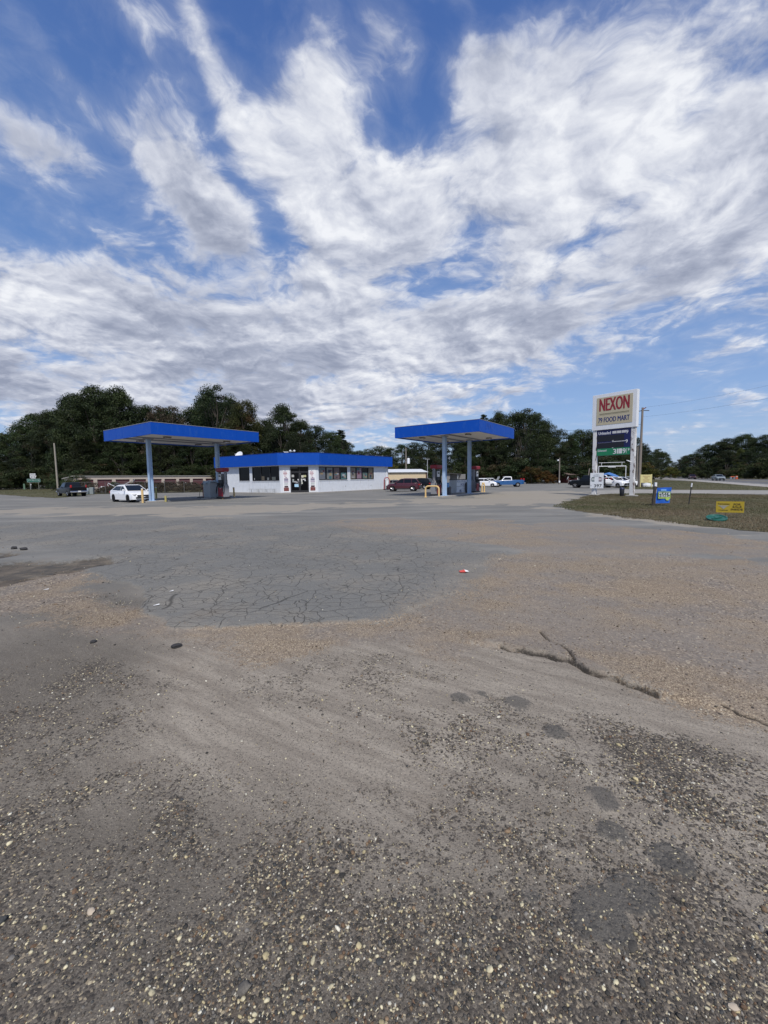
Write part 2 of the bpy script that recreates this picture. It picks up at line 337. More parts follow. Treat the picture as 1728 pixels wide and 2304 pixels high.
def height(P, z):
    r = np.hypot(P[:, 0], P[:, 1])
    h = (fnoise(P, .35, 11) - .5) * .05 * np.clip(r / 4, .2, 1) * np.clip((14 - r) / 5, 0, 1) + (fnoise(P, 2.3, 12) - .5) * .014 * np.clip((15 - r) / 5, 0, 1)
    ss = lambda x, a, b: (lambda t: t * t * (3 - 2 * t))(np.clip((x - a) / (b - a), 0, 1))
    h += .03 * ss(z['asph'], -.03, .03) * (r < 12)
    h += .045 * ss(z['ledge'], -.012, .02) * z['lmask'] * np.clip((9 - r) / 5, 0, 1)
    h -= .06 * ss(z['pot'], -.1, .25) * (r < 30)
    h += .010 * ss(z['old'], -.02, .02)
    h -= .03 * (1 - ss(z['crack'], .004, .03)) * (r < 9)
    return h
def grid():
    rr = [0.35]; 
    while rr[-1] < 3000: rr.append(rr[-1] * (1.0062 if rr[-1] < 14 else 1.014 if rr[-1] < 70 else 1.06) + .0006)
    rr = np.array(rr)
    front = np.radians(np.arange(-58, 58.01, .16)); back = np.radians(np.arange(60, 301, 4.)); aa = np.concatenate([front, back])
    A, Rr = np.meshgrid(aa, rr); n, m = A.shape
    P = np.stack([(Rr * np.sin(A)).ravel(), (Rr * np.cos(A)).ravel()], 1)
    i = np.arange(n - 1)[:, None] * m; j = np.arange(m)[None, :]; j2 = (j + 1) % m
    F = np.stack([i + j, i + m + j, i + m + j2, i + j2], -1).reshape(-1, 4)[:, ::-1]
    return P, F, m
P_, F_, m_ = grid()
Zn = zones(P_); Hh = height(P_, Zn)
def fastmesh(name, V, F, mat, smooth=True, attrs=None, color=None):
    me = bpy.data.meshes.new(name); k_ = F.shape[1]
    me.vertices.add(len(V)); me.vertices.foreach_set('co', np.ascontiguousarray(V, np.float32).ravel())
    me.loops.add(F.size); me.loops.foreach_set('vertex_index', np.ascontiguousarray(F, np.int32).ravel())
    me.polygons.add(len(F)); me.polygons.foreach_set('loop_start', np.arange(0, F.size, k_, dtype=np.int32))
    me.polygons.foreach_set('loop_total', np.full(len(F), k_, np.int32))
    me.polygons.foreach_set('use_smooth', np.full(len(F), smooth))
    me.materials.append(mat)
    for a, v in (attrs or {}).items(): me.attributes.new(a, 'FLOAT', 'POINT').data.foreach_set('value', np.ascontiguousarray(v, np.float32))
    if color is not None: me.attributes.new('tint', 'FLOAT_COLOR', 'POINT').data.foreach_set('color', np.ascontiguousarray(np.c_[color, np.ones(len(color))], np.float32).ravel())
    me.update(); me.validate(); return me
def ground_material():
    m = bpy.data.materials.new('lot_ground'); m.use_nodes = True; m.node_tree.nodes.clear(); q = NT(m.node_tree)
    co = q.node('ShaderNodeTexCoord', out='Object')
    n1 = q.noise(co, 1.1, 6, .6); n2 = q.noise(co, 9, 6, .65); n3 = q.noise(co, 55, 4, .65); n4 = q.noise(co, .22, 5, .6); n5 = q.noise(co, 170, 3, .6)
    fz = q.m('MULTIPLY', q.m('SUBTRACT', n2, .5), .16)
    fz2 = q.m('ADD', fz, q.m('MULTIPLY', q.m('SUBTRACT', n3, .5), .12))
    A = {a: q.attr(a) for a in ('asph', 'brown', 'pale', 'pot', 'crack', 'old', 'dust', 'soft', 'near_falloff')}
    # pebble cells
    def cells(sc, rnd=1.):
        v = q.n.new('ShaderNodeTexVoronoi'); q.put(v.inputs['Vector'], co); v.inputs['Scale'].default_value = sc; v.inputs['Randomness'].default_value = rnd
        return v.outputs['Distance'], v.outputs['Color']
    d1, c1 = cells(48); d2, c2 = cells(120); d3, c3 = cells(24)
    s1 = q.node('ShaderNodeSeparateColor', (c1,), out=None).outputs; s2 = q.node('ShaderNodeSeparateColor', (c2,), out=None).outputs; s3 = q.node('ShaderNodeSeparateColor', (c3,), out=None).outputs
    grav_d = q.ramp(s1[0], [(0, (.030, .029, .030)), (.35, (.048, .045, .044)), (.6, (.075, .064, .055)), (.86, (.10, .092, .085)), (.95, (.125, .098, .074)), (1, (.15, .14, .125))])
    grav_f = q.ramp(s2[0], [(0, (.038, .036, .036)), (.5, (.072, .066, .061)), (.82, (.125, .115, .105)), (.95, (.24, .21, .16)), (1, (.40, .37, .28))])
    gravel = q.mix(1., q.mix(q.sstep(n2, .32, .52), grav_d, grav_f), (1.32, 1.27, 1.19), 'MULTIPLY')
    brown1 = q.ramp(s2[1], [(0, (.09, .068, .050)), (.4, (.155, .124, .096)), (.75, (.225, .184, .143)), (.93, (.33, .28, .21)), (1, (.48, .44, .36))])
    brown2 = q.ramp(s1[1], [(0, (.075, .062, .052)), (.4, (.145, .120, .100)), (.75, (.22, .184, .156)), (.94, (.32, .27, .22)), (1, (.50, .46, .38))])
    brown = q.mix(q.sstep(n1, .4, .62), brown1, brown2)
    brown = q.mix(1., brown, (1.32, 1.27, 1.19), 'MULTIPLY')
    brown = q.mix(q.m('MULTIPLY', q.sstep(q.m('ADD', n4, q.m('MULTIPLY', q.m('SUBTRACT', n1, .5), .7)), .40, .60), .6), brown, (.19, .178, .172))
    al = q.node('ShaderNodeVectorMath', (co, (.84, -.54, 0)), operation='DOT_PRODUCT', out=1); ac = q.node('ShaderNodeVectorMath', (co, (.54, .84, 0)), operation='DOT_PRODUCT', out=1)
    stk = q.noise(q.node('ShaderNodeCombineXYZ', (q.m('MULTIPLY', al, .9), q.m('MULTIPLY', ac, 5.5), 0.)), 1.5, 7, .70)
    dustc = q.mix(q.sstep(stk, .36, .64), (.225, .198, .168), (.325, .292, .250))
    dustc = q.mix(q.m('MULTIPLY', A['near_falloff'], .88), dustc, q.mix(n2, (.080, .071, .061), (.125, .112, .096)))
    dustc = q.mix(q.m('MULTIPLY', q.sstep(n3, .42, .66), .42), dustc, (.115, .105, .093))
    dustc = q.mix(q.m('MULTIPLY', q.sstep(n5, .52, .68), .35), dustc, (.37, .34, .30))
    dustc = q.mix(q.m('MULTIPLY', q.m('LESS_THAN', q.m('ADD', s2[1], q.m('MULTIPLY', q.m('SUBTRACT', n2, .5), .5)), .20), q.sstep(d2, .25, .55, .8, 0.)), dustc, (.05, .046, .042))
    dustc = q.mix(q.m('MULTIPLY', q.m('GREATER_THAN', s2[1], .93), q.sstep(d2, .2, .45, .8, 0.)), dustc, (.40, .37, .30))
    rnd = q.m('ADD', q.m('MULTIPLY', s1[2], .5), q.m('ADD', q.m('MULTIPLY', s2[2], .3), q.m('MULTIPLY', n2, .35)))
    dm = q.sstep(q.m('SUBTRACT', q.m('MULTIPLY_ADD', A['dust'], 1.05, .06), rnd), -.07, .10)
    base = q.mix(dm, gravel, dustc)
    # far lot: worn grey surface
    geo = q.node('ShaderNodeNewGeometry', out='Position')
    far = q.node('ShaderNodeVectorMath', (q.node('ShaderNodeVectorMath', (geo, (1, 1, 0)), operation='MULTIPLY'),), operation='LENGTH', out=1)
    st = q.node('ShaderNodeVectorMath', (co, (.35, 1.1, 1)), operation='MULTIPLY')
    n6 = q.noise(st, .55, 6, .62)
    lot = q.ramp(n6, [(.30, (.125, .128, .127)), (.47, (.165, .167, .165)), (.60, (.21, .209, .202)), (.78, (.33, .312, .28))])
    lot = q.mix(q.m('MULTIPLY', q.sstep(s2[0], .8, .95), .5), lot, (.27, .25, .21))
    base = q.mix(q.sstep(q.m('ADD', far, q.m('MULTIPLY', n4, 4)), 7, 12), base, lot)
    pm = q.sstep(q.m('ADD', A['pale'], q.m('MULTIPLY', q.m('SUBTRACT', n6, .5), 3.2)), -.35, .7)
    palec = q.mix(n2, (.25, .225, .19), (.34, .315, .275))
    base = q.mix(q.m('MULTIPLY', pm, .85), base, palec)
    jit = q.m('SUBTRACT', q.m('ADD', q.m('MULTIPLY', s1[2], .6), q.m('MULTIPLY', n2, .6)), .6)
    bm = q.sstep(q.m('ADD', A['brown'], q.m('ADD', q.m('MULTIPLY', fz2, 1.6), q.m('MULTIPLY', jit, .45))), -.08, .14)
    base = q.mix(q.m('MULTIPLY', bm, q.sstep(n6, .2, .55, .95, .7)), base, brown)
    # grey cracked asphalt
    aspc = q.ramp(n5, [(.3, (.118, .121, .121)), (.55, (.166, .168, .166)), (.75, (.225, .224, .218))])
    aspc = q.mix(q.m('MULTIPLY', q.sstep(q.noise(co, .55, 6, .65), .44, .66), .75), aspc, q.mix(n2, (.20, .19, .172), (.27, .25, .22)))
    aspc = q.mix(q.m('MULTIPLY', q.sstep(s2[0], .90, .98), .6), aspc, (.34, .32, .27))
    wv = q.node('ShaderNodeVectorMath', (q.noise(co, 3., 3, .5, out=1), (.16, .16, 0), co), operation='MULTIPLY_ADD')
    def cr(sc, w):
        v = q.n.new('ShaderNodeTexVoronoi'); v.feature = 'DISTANCE_TO_EDGE'; q.put(v.inputs['Vector'], wv); v.inputs['Scale'].default_value = sc
        return q.sstep(v.outputs['Distance'], 0., w, 1., 0.)
    ck = q.m('MULTIPLY', cr(4.6, .032), q.sstep(n1, .36, .52)); ck2 = q.m('MULTIPLY', cr(1.1, .009), .9); ck3 = q.m('MULTIPLY', cr(9.5, .034), q.m('MULTIPLY', q.sstep(n1, .48, .62), .5))
    ckm = q.m('MAXIMUM', q.m('MAXIMUM', ck, ck2), ck3)
    aspc = q.mix(q.m('MULTIPLY', ckm, .78), aspc, (.028, .027, .025))
    am = q.sstep(q.m('ADD', A['asph'], q.m('ADD', q.m('MULTIPLY', fz2, .9), q.m('MULTIPLY', q.m('MULTIPLY', jit, A['soft']), 1.9))), q.m('MULTIPLY_ADD', A['soft'], -.20, -.02), q.m('MULTIPLY_ADD', A['soft'], .55, .05))
    base = q.mix(am, base, aspc)
    # scabs of older asphalt, pothole mud, tar-dark crack
    om = q.sstep(q.m('ADD', A['old'], q.m('ADD', q.m('MULTIPLY', fz2, .5), q.m('MULTIPLY', jit, .045))), -.012, .016)
    base = q.mix(q.m('MULTIPLY', om, .66), base, q.ramp(n5, [(.3, (.055, .055, .055)), (.6, (.085, .084, .081)), (.8, (.15, .145, .135))]))
    pt = q.sstep(q.m('ADD', A['pot'], q.m('MULTIPLY', fz2, 4)), -.05, .2)
    base = q.mix(q.m('MULTIPLY', pt, .8), base, q.ramp(q.noise(co, 2.2, 6, .7), [(.38, (.035, .032, .030)), (.5, (.085, .07, .055)), (.62, (.15, .125, .095))]))
    cm = q.sstep(q.m('ADD', A['crack'], q.m('MULTIPLY', q.m('SUBTRACT', n3, .5), .03)), .008, .026, 1., 0.)
    base = q.mix(q.m('MULTIPLY', cm, .85), base, (.018, .016, .014))
    # dirt tint of the whole place
    base = q.mix(q.m('MULTIPLY', q.sstep(q.noise(co, .7, 5, .6), .55, .75), .25), base, (.17, .125, .085))
    base = q.mix(1., base, (1.02, .995, .935), 'MULTIPLY')
    near = q.sstep(far, 6, 22, 1., .25)
    hgt = q.m('ADD', q.m('MULTIPLY', q.sstep(d1, 0., .6, 1., 0.), q.m('SUBTRACT', 1., q.m('MAXIMUM', am, q.m('MULTIPLY', dm, .7)))), q.m('ADD', q.m('MULTIPLY', n3, .5), q.m('MULTIPLY', ckm, q.m('MULTIPLY', am, -1.2))))
    hgt = q.m('ADD', hgt, q.m('MULTIPLY', q.sstep(d2, 0., .7, 1., 0.), .35))
    bp = q.node('ShaderNodeBump', {'Strength': q.m('MULTIPLY', near, .7), 'Distance': .008, 'Height': hgt})
    b = q.node('ShaderNodeBsdfPrincipled', {'Base Color': base, 'Roughness': .9, 'Specular IOR Level': .25, 'Normal': bp})
    q.node('ShaderNodeOutputMaterial', (b,), out=None); return m
gm = ground_material()
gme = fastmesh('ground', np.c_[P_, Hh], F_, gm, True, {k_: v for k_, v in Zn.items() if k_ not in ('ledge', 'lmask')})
ground = bpy.data.objects.new('ground', gme); C.objects.link(ground); tag(ground, kind='structure')
# ------------------------------------------------------------------ loose stones (one uncountable scatter)
def ico(sub):
    import bmesh
    b = bmesh.new(); bmesh.ops.create_icosphere(b, subdivisions=sub, radius=1); v = np.array([x.co[:] for x in b.verts]); f = np.array([[y.index for y in x.verts] for x in b.faces]); b.free(); return v, f
def stone_material():
    m = bpy.data.materials.new('loose_stone'); m.use_nodes = True; m.node_tree.nodes.clear(); q = NT(m.node_tree)
    n = q.noise(q.node('ShaderNodeTexCoord', out='Object'), 140, 4, .6)
    c = q.mix(1., q.attr('tint', 'Color'), q.ramp(n, [(.3, (.72, .70, .64)), (.7, (1.22, 1.19, 1.09))]), 'MULTIPLY')
    q.node('ShaderNodeOutputMaterial', (q.node('ShaderNodeBsdfPrincipled', {'Base Color': c, 'Roughness': .8, 'Specular IOR Level': .3}),), out=None); return m
SM = stone_material()
PAL_D = np.array([(.050, .048, .046), (.075, .07, .065), (.065, .067, .070), (.11, .095, .08), (.14, .13, .12), (.15, .098, .066), (.21, .15, .10), (.20, .19, .18), (.44, .38, .24), (.58, .53, .38), (.62, .60, .53)])
PW_D = np.array([.14, .17, .11, .13, .11, .05, .06, .06, .08, .10, .05])
PAL_B = np.array([(.10, .08, .062), (.17, .138, .108), (.21, .16, .12), (.24, .19, .15), (.15, .13, .12), (.30, .25, .19), (.42, .37, .28), (.07, .06, .055), (.52, .49, .42)])
PW_B = np.array([.15, .2, .15, .14, .12, .1, .06, .05, .03])
def stones(n, r0, r1, big, sub, seed, alpha=0., azm=54):
    g = np.random.default_rng(seed)
    a = np.radians(g.uniform(-azm, azm, n)); r = np.exp(g.uniform(np.log(r0), np.log(r1), n)); P = np.stack([r * np.sin(a), r * np.cos(a)], 1)
    z = zones(P); clump = fnoise(P, 2.6, 31) * .6 + fnoise(P, 7., 32) * .4
    p = np.clip(1.1 - z['dust'] * 1.05, .10, 1) * np.clip(.45 + (clump - .35) * 1.6, .2, 1)
    p = np.where(z['brown'] > 0, .8 * np.clip(.35 + (clump - .3) * 2, .15, 1), p); p = np.where(z['asph'] > 0, .05, p); p = np.where(z['old'] > 0, .22 * p, p); p = np.where(z['pot'] > 0, .4, p)
    keep = g.random(n) < p; P = P[keep]; r = r[keep]; br = (z['brown'] > 0)[keep]; n = len(P)
    z = {q: v[keep] for q, v in z.items()}; h = height(P, z)
    s = np.clip(np.exp(g.normal(np.log(.0056), .39, n)), .003, .020) * np.where(z['dust'] > .55, .75, 1.) * big * np.clip(.75 + r * .11, .9, 1.7)
    col = np.where(br[:, None], PAL_B[g.choice(len(PAL_B), n, p=PW_B / PW_B.sum())], PAL_D[g.choice(len(PAL_D), n, p=PW_D / PW_D.sum())]) * g.uniform(.75, 1.2, (n, 1))
    bv, bf = ico(sub); nv = len(bv)
    ax = g.uniform(.7, 1.45, (n, 1, 3)) * np.array([1.15, .95, .62]); jit = 1 + g.normal(0, .13, (n, nv, 1))
    V = bv[None] * ax * jit * s[:, None, None]
    t = g.uniform(0, 2 * np.pi, n); ct, st = np.cos(t)[:, None], np.sin(t)[:, None]; tl = g.normal(0, .25, (n, 1))
    x = V[..., 0] * ct - V[..., 1] * st; y = V[..., 0] * st + V[..., 1] * ct; zz_ = V[..., 2] + x * tl
    V = np.stack([x + P[:, :1], y + P[:, 1:], zz_ + (h + s * .28)[:, None]], -1).reshape(-1, 3)
    F = (bf[None] + (np.arange(n) * nv)[:, None, None]).reshape(-1, 3)
    return V, F, np.repeat(col, nv, 0)
parts = [stones(62000, 1.0, 2.8, .60, 1, 41), stones(84000, 2.4, 9.5, .60, 1, 42), stones(420, 1.0, 3.2, 1.3, 2, 43), stones(5000, 8, 16, .8, 1, 44)]
o_ = 0; VV, FF, CC = [], [], []
for v, f, c in parts: VV.append(v); FF.append(f + o_); CC.append(c); o_ += len(v)
sme = fastmesh('gravel', np.concatenate(VV), np.concatenate(FF), SM, True, None, np.concatenate(CC))
so = bpy.data.objects.new('gravel', sme); C.objects.link(so); tag(so, 'loose grey, brown and cream pebbles scattered over the worn lot', 'gravel', kind='stuff')
def gz(x, y):
    P = np.array([[x, y]], float); return float(height(P, zones(P))[0])
#PART3
# ------------------------------------------------------------------ setting sheets: road, verge, lawns, path
def sheet(name, poly, z, mat, kind='structure', jitter=0., step=.6, label=None, cat=None):
    pts = []; g = np.random.default_rng(len(name) * 7 + 1)
    for i in range(len(poly)):
        a, b = np.array(poly[i]), np.array(poly[(i + 1) % len(poly)]); L = np.hypot(*(b - a)); n = max(1, min(140, int(L / step)))
        for j in range(n): pts.append(a + (b - a) * j / n)
    pts = np.array(pts)
    if jitter: pts = pts + np.stack([fnoise(pts, .9, 51) - .5, fnoise(pts, .9, 52) - .5], 1) * jitter * 2 + np.stack([fnoise(pts, 3.3, 53) - .5, fnoise(pts, 3.3, 54) - .5], 1) * jitter
    b = MB(); n = len(pts)
    b.add([(p[0], p[1], z) for p in pts], [list(range(n))])
    o = b.build(name, mat); me = o.data
    if me.polygons[0].normal.z < 0: me.flip_normals()
    import bmesh
    bm = bmesh.new(); bm.from_mesh(me); bmesh.ops.triangulate(bm, faces=bm.faces[:]); bm.to_mesh(me); bm.free()
    return tag(o, label, cat, kind=kind)
def surf(name, stops, sc, rough=.95, bump=.02, aniso=(1, 1, 1)):
    m = bpy.data.materials.new(name); m.use_nodes = True; m.node_tree.nodes.clear(); q = NT(m.node_tree)
    co = q.node('ShaderNodeVectorMath', (q.node('ShaderNodeTexCoord', out='Object'), aniso), operation='MULTIPLY')
    n = q.noise(co, sc, 7, .65); n2 = q.noise(co, sc * 14, 5, .65)
    c = q.ramp(q.m('ADD', n, q.m('MULTIPLY', q.m('SUBTRACT', n2, .5), .45)), stops)
    bp = q.node('ShaderNodeBump', {'Strength': .6, 'Distance': bump, 'Height': n2})
    q.node('ShaderNodeOutputMaterial', (q.node('ShaderNodeBsdfPrincipled', {'Base Color': c, 'Roughness': rough, 'Specular IOR Level': .2, 'Normal': bp}),), out=None); return m
LAWN = surf('dry_lawn', [(.2, (.085, .068, .044)), (.4, (.125, .10, .064)), (.55, (.095, .092, .048)), (.7, (.16, .128, .086)), (.85, (.21, .17, .12))], .35)
LAWN2 = surf('far_lawn', [(.25, (.05, .052, .022)), (.5, (.085, .082, .04)), (.75, (.13, .11, .065))], .12)
GRAVP = surf('path_gravel', [(.25, (.21, .20, .18)), (.5, (.30, .285, .26)), (.8, (.38, .36, .33))], .5)
ASPH = surf('highway_asphalt', [(.25, (.10, .10, .10)), (.5, (.13, .13, .132)), (.8, (.17, .17, .17))], .3)
SHOULD = surf('shoulder_gravel', [(.25, (.26, .245, .22)), (.5, (.34, .32, .29)), (.8, (.40, .38, .35))], .4)
ISL = gp([(1258, 1140), (1290, 1128), (1340, 1114), (1420, 1111), (1500, 1111), (1600, 1112), (1728, 1114), (2100, 1122)]) + gp([(2300, 1300), (2000, 1222), (1728, 1197), (1560, 1180), (1400, 1163), (1300, 1149)])
sheet('grass_island', ISL, .012, LAWN, jitter=.42, step=.22)
FARL = gp([(1405, 1100), (1500, 1102), (1728, 1103), (2100, 1108), (2300, 1108), (2100, 1100), (1728, 1096), (1640, 1089), (1560, 1083.5), (1500, 1080), (1465, 1078), (1440, 1079), (1400, 1088), (1385, 1096)])
sheet('grass_verge', FARL, .012, LAWN2, jitter=.25, step=.8)
sheet('path', gp([(1345, 1112), (1420, 1110), (1500, 1110), (1728, 1112), (2200, 1120), (2200, 1106), (1728, 1103.5), (1500, 1102.6), (1400, 1101), (1330, 1104)]), .007, GRAVP, jitter=.2, step=.6)
rd0, rd1 = np.array([58., 66.]), np.array([210., 330.]); rdd = (rd1 - rd0) / np.hypot(*(rd1 - rd0)); rdn = np.array([rdd[1], -rdd[0]])
A0, A1 = rd0 - rdd * 130, rd0 + rdd * 700
def strip(o0, o1): return [tuple(A0 + rdn * o0), tuple(A1 + rdn * o0), tuple(A1 + rdn * o1), tuple(A0 + rdn * o1)]
sheet('shoulder', strip(-1.9, 1.45), .018, SHOULD, step=6, jitter=.12)
sheet('road', strip(1.4, 16.5), .024, ASPH, step=9)
sheet('far_verge', strip(16.5, 60), .02, LAWN2, step=9)
for n_, off_ in (('yellow', 8.4), ('yellow', 8.75)): sheet('road_line', strip(off_, off_ + .13), .030, M('line_yellow', (.55, .40, .06), .7), step=40)
sheet('road_line', strip(1.8, 1.95), .030, M('line_white', (.7, .7, .68), .7), step=40)
LEFTL = gp([(-260, 1109), (10, 1113), (70, 1118), (125, 1121), (215, 1112), (330, 1109.5), (460, 1107), (520, 1098), (420, 1095), (300, 1097), (100, 1100.5), (-260, 1102.5)])
sheet('grass_strip', LEFTL, .012, LAWN2, jitter=.4, step=1.)
# grass blades over the island
def blades(n, poly, h, seed, mat, name, label, box):
    g = np.random.default_rng(seed); P = np.stack([g.uniform(box[0], box[1], n), g.uniform(box[2], box[3], n)], 1)
    P = P[(sdpoly(P, poly) + (fnoise(P, 1.6, 52) - .5) * .6 > -.32) & (fnoise(P, .7, 55) * .6 + fnoise(P, 3, 56) * .4 > .28)]
    off_ = (P - rd0) @ rdn; P = P[(off_ < -2.1) | (P[:, 0] < 20)]
    n = len(P); t = g.uniform(0, 2 * np.pi, n); hh = h * g.uniform(.4, 1.3, n) * (.6 + .8 * fnoise(P, .5, 57)); w = (.006 + .006 * g.random(n)) * (1 if h < .1 else 1.6); ln = g.normal(0, .5, (n, 2)) * hh[:, None]
    d = np.stack([np.cos(t), np.sin(t)], 1) * w[:, None]; z = np.full((n, 1), .008)
    V = np.stack([np.c_[P - d, z], np.c_[P + d, z], np.c_[P + ln, z + hh[:, None]]], 1).reshape(-1, 3)
    dry = np.clip(fnoise(P, .22, 58) * .9 + fnoise(P, .9, 59) * .35 + g.normal(0, .12, n) - .05 - (h > .1) * .25, 0, 1)[:, None]
    col = np.array([.078, .092, .034]) * (1 - dry) + np.array([.185, .142, .088]) * dry
    me = fastmesh(name, V, np.arange(n * 3).reshape(-1, 3), mat, False, None, np.repeat(col * g.uniform(.8, 1.15, (n, 1)), 3, 0))
    o = bpy.data.objects.new(name, me); C.objects.link(o); return tag(o, label, 'grass', kind='stuff')
def leafmat(name, trans=.25, rough=.6):
    m = bpy.data.materials.new(name); m.use_nodes = True; m.node_tree.nodes.clear(); q = NT(m.node_tree)
    oi = q.n.new('ShaderNodeObjectInfo')
    c = q.mix(1., q.attr('tint', 'Color'), oi.outputs['Color'], 'MULTIPLY')
    a = q.node('ShaderNodeBsdfPrincipled', {'Base Color': c, 'Roughness': rough, 'Specular IOR Level': .25})
    b = q.node('ShaderNodeBsdfTranslucent', {'Color': c})
    q.node('ShaderNodeOutputMaterial', (q.node('ShaderNodeMixShader', (trans, a, b)),), out=None); return m
LEAF = leafmat('leaf'); BLADE = leafmat('grass_blade', .15)
blades(420000, ISL, .055, 61, BLADE, 'grass', 'short half dry grass on the island by the sign', (8, 40, 9, 40))
blades(60000, FARL, .12, 62, BLADE, 'grass', 'rough green grass between gravel path and highway', (20, 90, 40, 110))
blades(30000, LEFTL, .16, 63, BLADE, 'grass', 'rough grass strip in front of the left woods', (-110, -25, 48, 110))
# ------------------------------------------------------------------ canopies
TH = R_(54.3); U = np.array([math.cos(TH), math.sin(TH)]); V_ = np.array([-U[1], U[0]])
def hpost(b, x, y, z0, z1, s=.30):
    for e in (-1, 1): b.box((x + e * (s / 2 - .012), y, (z0 + z1) / 2), (.024, s, z1 - z0))
    b.box((x, y, (z0 + z1) / 2), (s - .05, .02, z1 - z0))
def canopy(label, corner, th, lu, lv, z, t, posts, peel):
    r = thing('fuel_canopy', label, 'canopy', (*corner, 0), th, 'fuel canopies of the filling station')
    w = .10
    b = MB(); b.box((lu / 2, w / 2, z + t / 2), (lu, w, t)); b.box((lu / 2, lv - w / 2, z + t / 2), (lu, w, t))
    b.box((w / 2, lv / 2, z + t / 2), (w, lv - 2 * w, t)); b.box((lu - w / 2, lv / 2, z + t / 2), (w, lv - 2 * w, t))
    for x in np.arange(1.2, lu, 1.2): b.box((x, -.003, z + t / 2), (.012, .005, t - .04)); b.box((x, lv + .003, z + t / 2), (.012, .005, t - .04))
    for y in np.arange(1.2, lv, 1.2): b.box((-.003, y, z + t / 2), (.005, .012, t - .04)); b.box((lu + .003, y, z + t / 2), (.005, .012, t - .04))
    b.build('fascia', BLUE, r)
    b = MB(); e = .02
    for y in (e / 2 - .006, lv - e / 2 + .006): b.box((lu / 2, y, z + t + .012), (lu + .02, .05, .02))
    for x in (e / 2 - .006, lu - e / 2 + .006): b.box((x, lv / 2, z + t + .012), (.05, lv - .1, .02))
    b.build('edge_trim', LGREY, r)
    b = MB(); b.box((lu / 2, lv / 2, z + .12), (lu - 2 * w - .004, lv - 2 * w - .004, .06)); b.box((lu / 2, lv / 2, z + t - .12), (lu - 2 * w - .004, lv - 2 * w - .004, .05))
    for y in np.arange(.5, lv - .3, .4): b.box((lu / 2, y, z + .086), (lu - .3, .03, .012))
    b.build('deck', SOFFIT, r)
    b = MB()
    for y in (lv * .5 - .9, lv * .5 + .9): b.box((lu / 2, y, z + .04), (lu - .3, .12, .09))
    b.build('deck_beam', M('beam_grey', (.22, .23, .27), .6), r)
    for x in posts:
        b = MB(); hpost(b, x, lv / 2, .10, z + .085); p = b.build('post', POSTBLUE, r)
        b = MB(); b.box((x, lv / 2, .115), (.5, .5, .03)); b.box((x + .19, lv / 2, 1.1), (.05, .09, 1.6)); b.build('base_plate', POSTBLUE, p)
        b = MB(); b.box((x, lv / 2, z + .045), (.7, .42, .07)); b.build('bracket', M('beam_grey', (.22, .23, .27), .6), p)
    for x in (lu * .22, lu * .78):
        for y in (lv * .22, lv * .78):
            b = MB(); b.box((x, y, z + .03), (.52, .40, .13), ch=.03); l_ = b.build('canopy_light', M('fixture', (.16, .15, .14), .5), r)
            b = MB(); b.box((x, y, z - .038), (.40, .28, .02)); b.build('lens', LAMPW, l_)
    if peel:
        b = MB(); g = random.Random(3)
        for i in range(9):
            y = lv * .0 ; x = lu * (.16 + .02 * i + .012 * g.random()); h = t * g.uniform(.25, .6); zc = z + t * g.uniform(.45, .7); s_ = g.uniform(-.25, .25)
            b.tube([(x, -.008, zc - h / 2), (x + s_ * .4, -.008, zc), (x + s_, -.008, zc + h / 2)], .012, 5)
        b.build('peeled_mark', M('old_glue', (.02, .06, .25), .7), r)
    return r
CAN1 = (np.array([-17.07, 30.86]), R_(53.83), 9.53, 8.47, 5.208, .892)
CAN2 = (np.array([7.647, 33.182]), R_(54.32), 8.357, 8.087, 5.326, .965)
canopy('deep blue fuel canopy over the white sedan, with the covered pump', CAN1[0], CAN1[1], *CAN1[2:], (1.697, 7.914), False)
cn2 = canopy('bright blue fuel canopy over two red topped pumps and the ice chest', CAN2[0], CAN2[1], *CAN2[2:], (1.867, 7.182), True)
vp = MB().tube([(3.2, 7.2, 6.2), (3.2, 7.2, 6.62)], .04, 8).tube([(3.2, 7.2, 6.6), (3.2, 7.2, 6.68)], .07, 8).build('vent_pipe', DARK, cn2)
def loc2(c, x, y): return c[0] + np.array([math.cos(c[1]), math.sin(c[1])]) * x + np.array([-math.sin(c[1]), math.cos(c[1])]) * y
for c, x0, x1 in ((CAN1, .95, 3.0), (CAN1, 6.4, 9.4), (CAN2, .2, 9.2)):
    m_ = loc2(c, (x0 + x1) / 2, c[3] / 2); b = MB(); b.box((0, 0, -.02), (x1 - x0, 1.3, .24), ch=.03)
    tag(b.build('pump_island', CONC, None, (*m_, 0), c[1]), kind='structure')
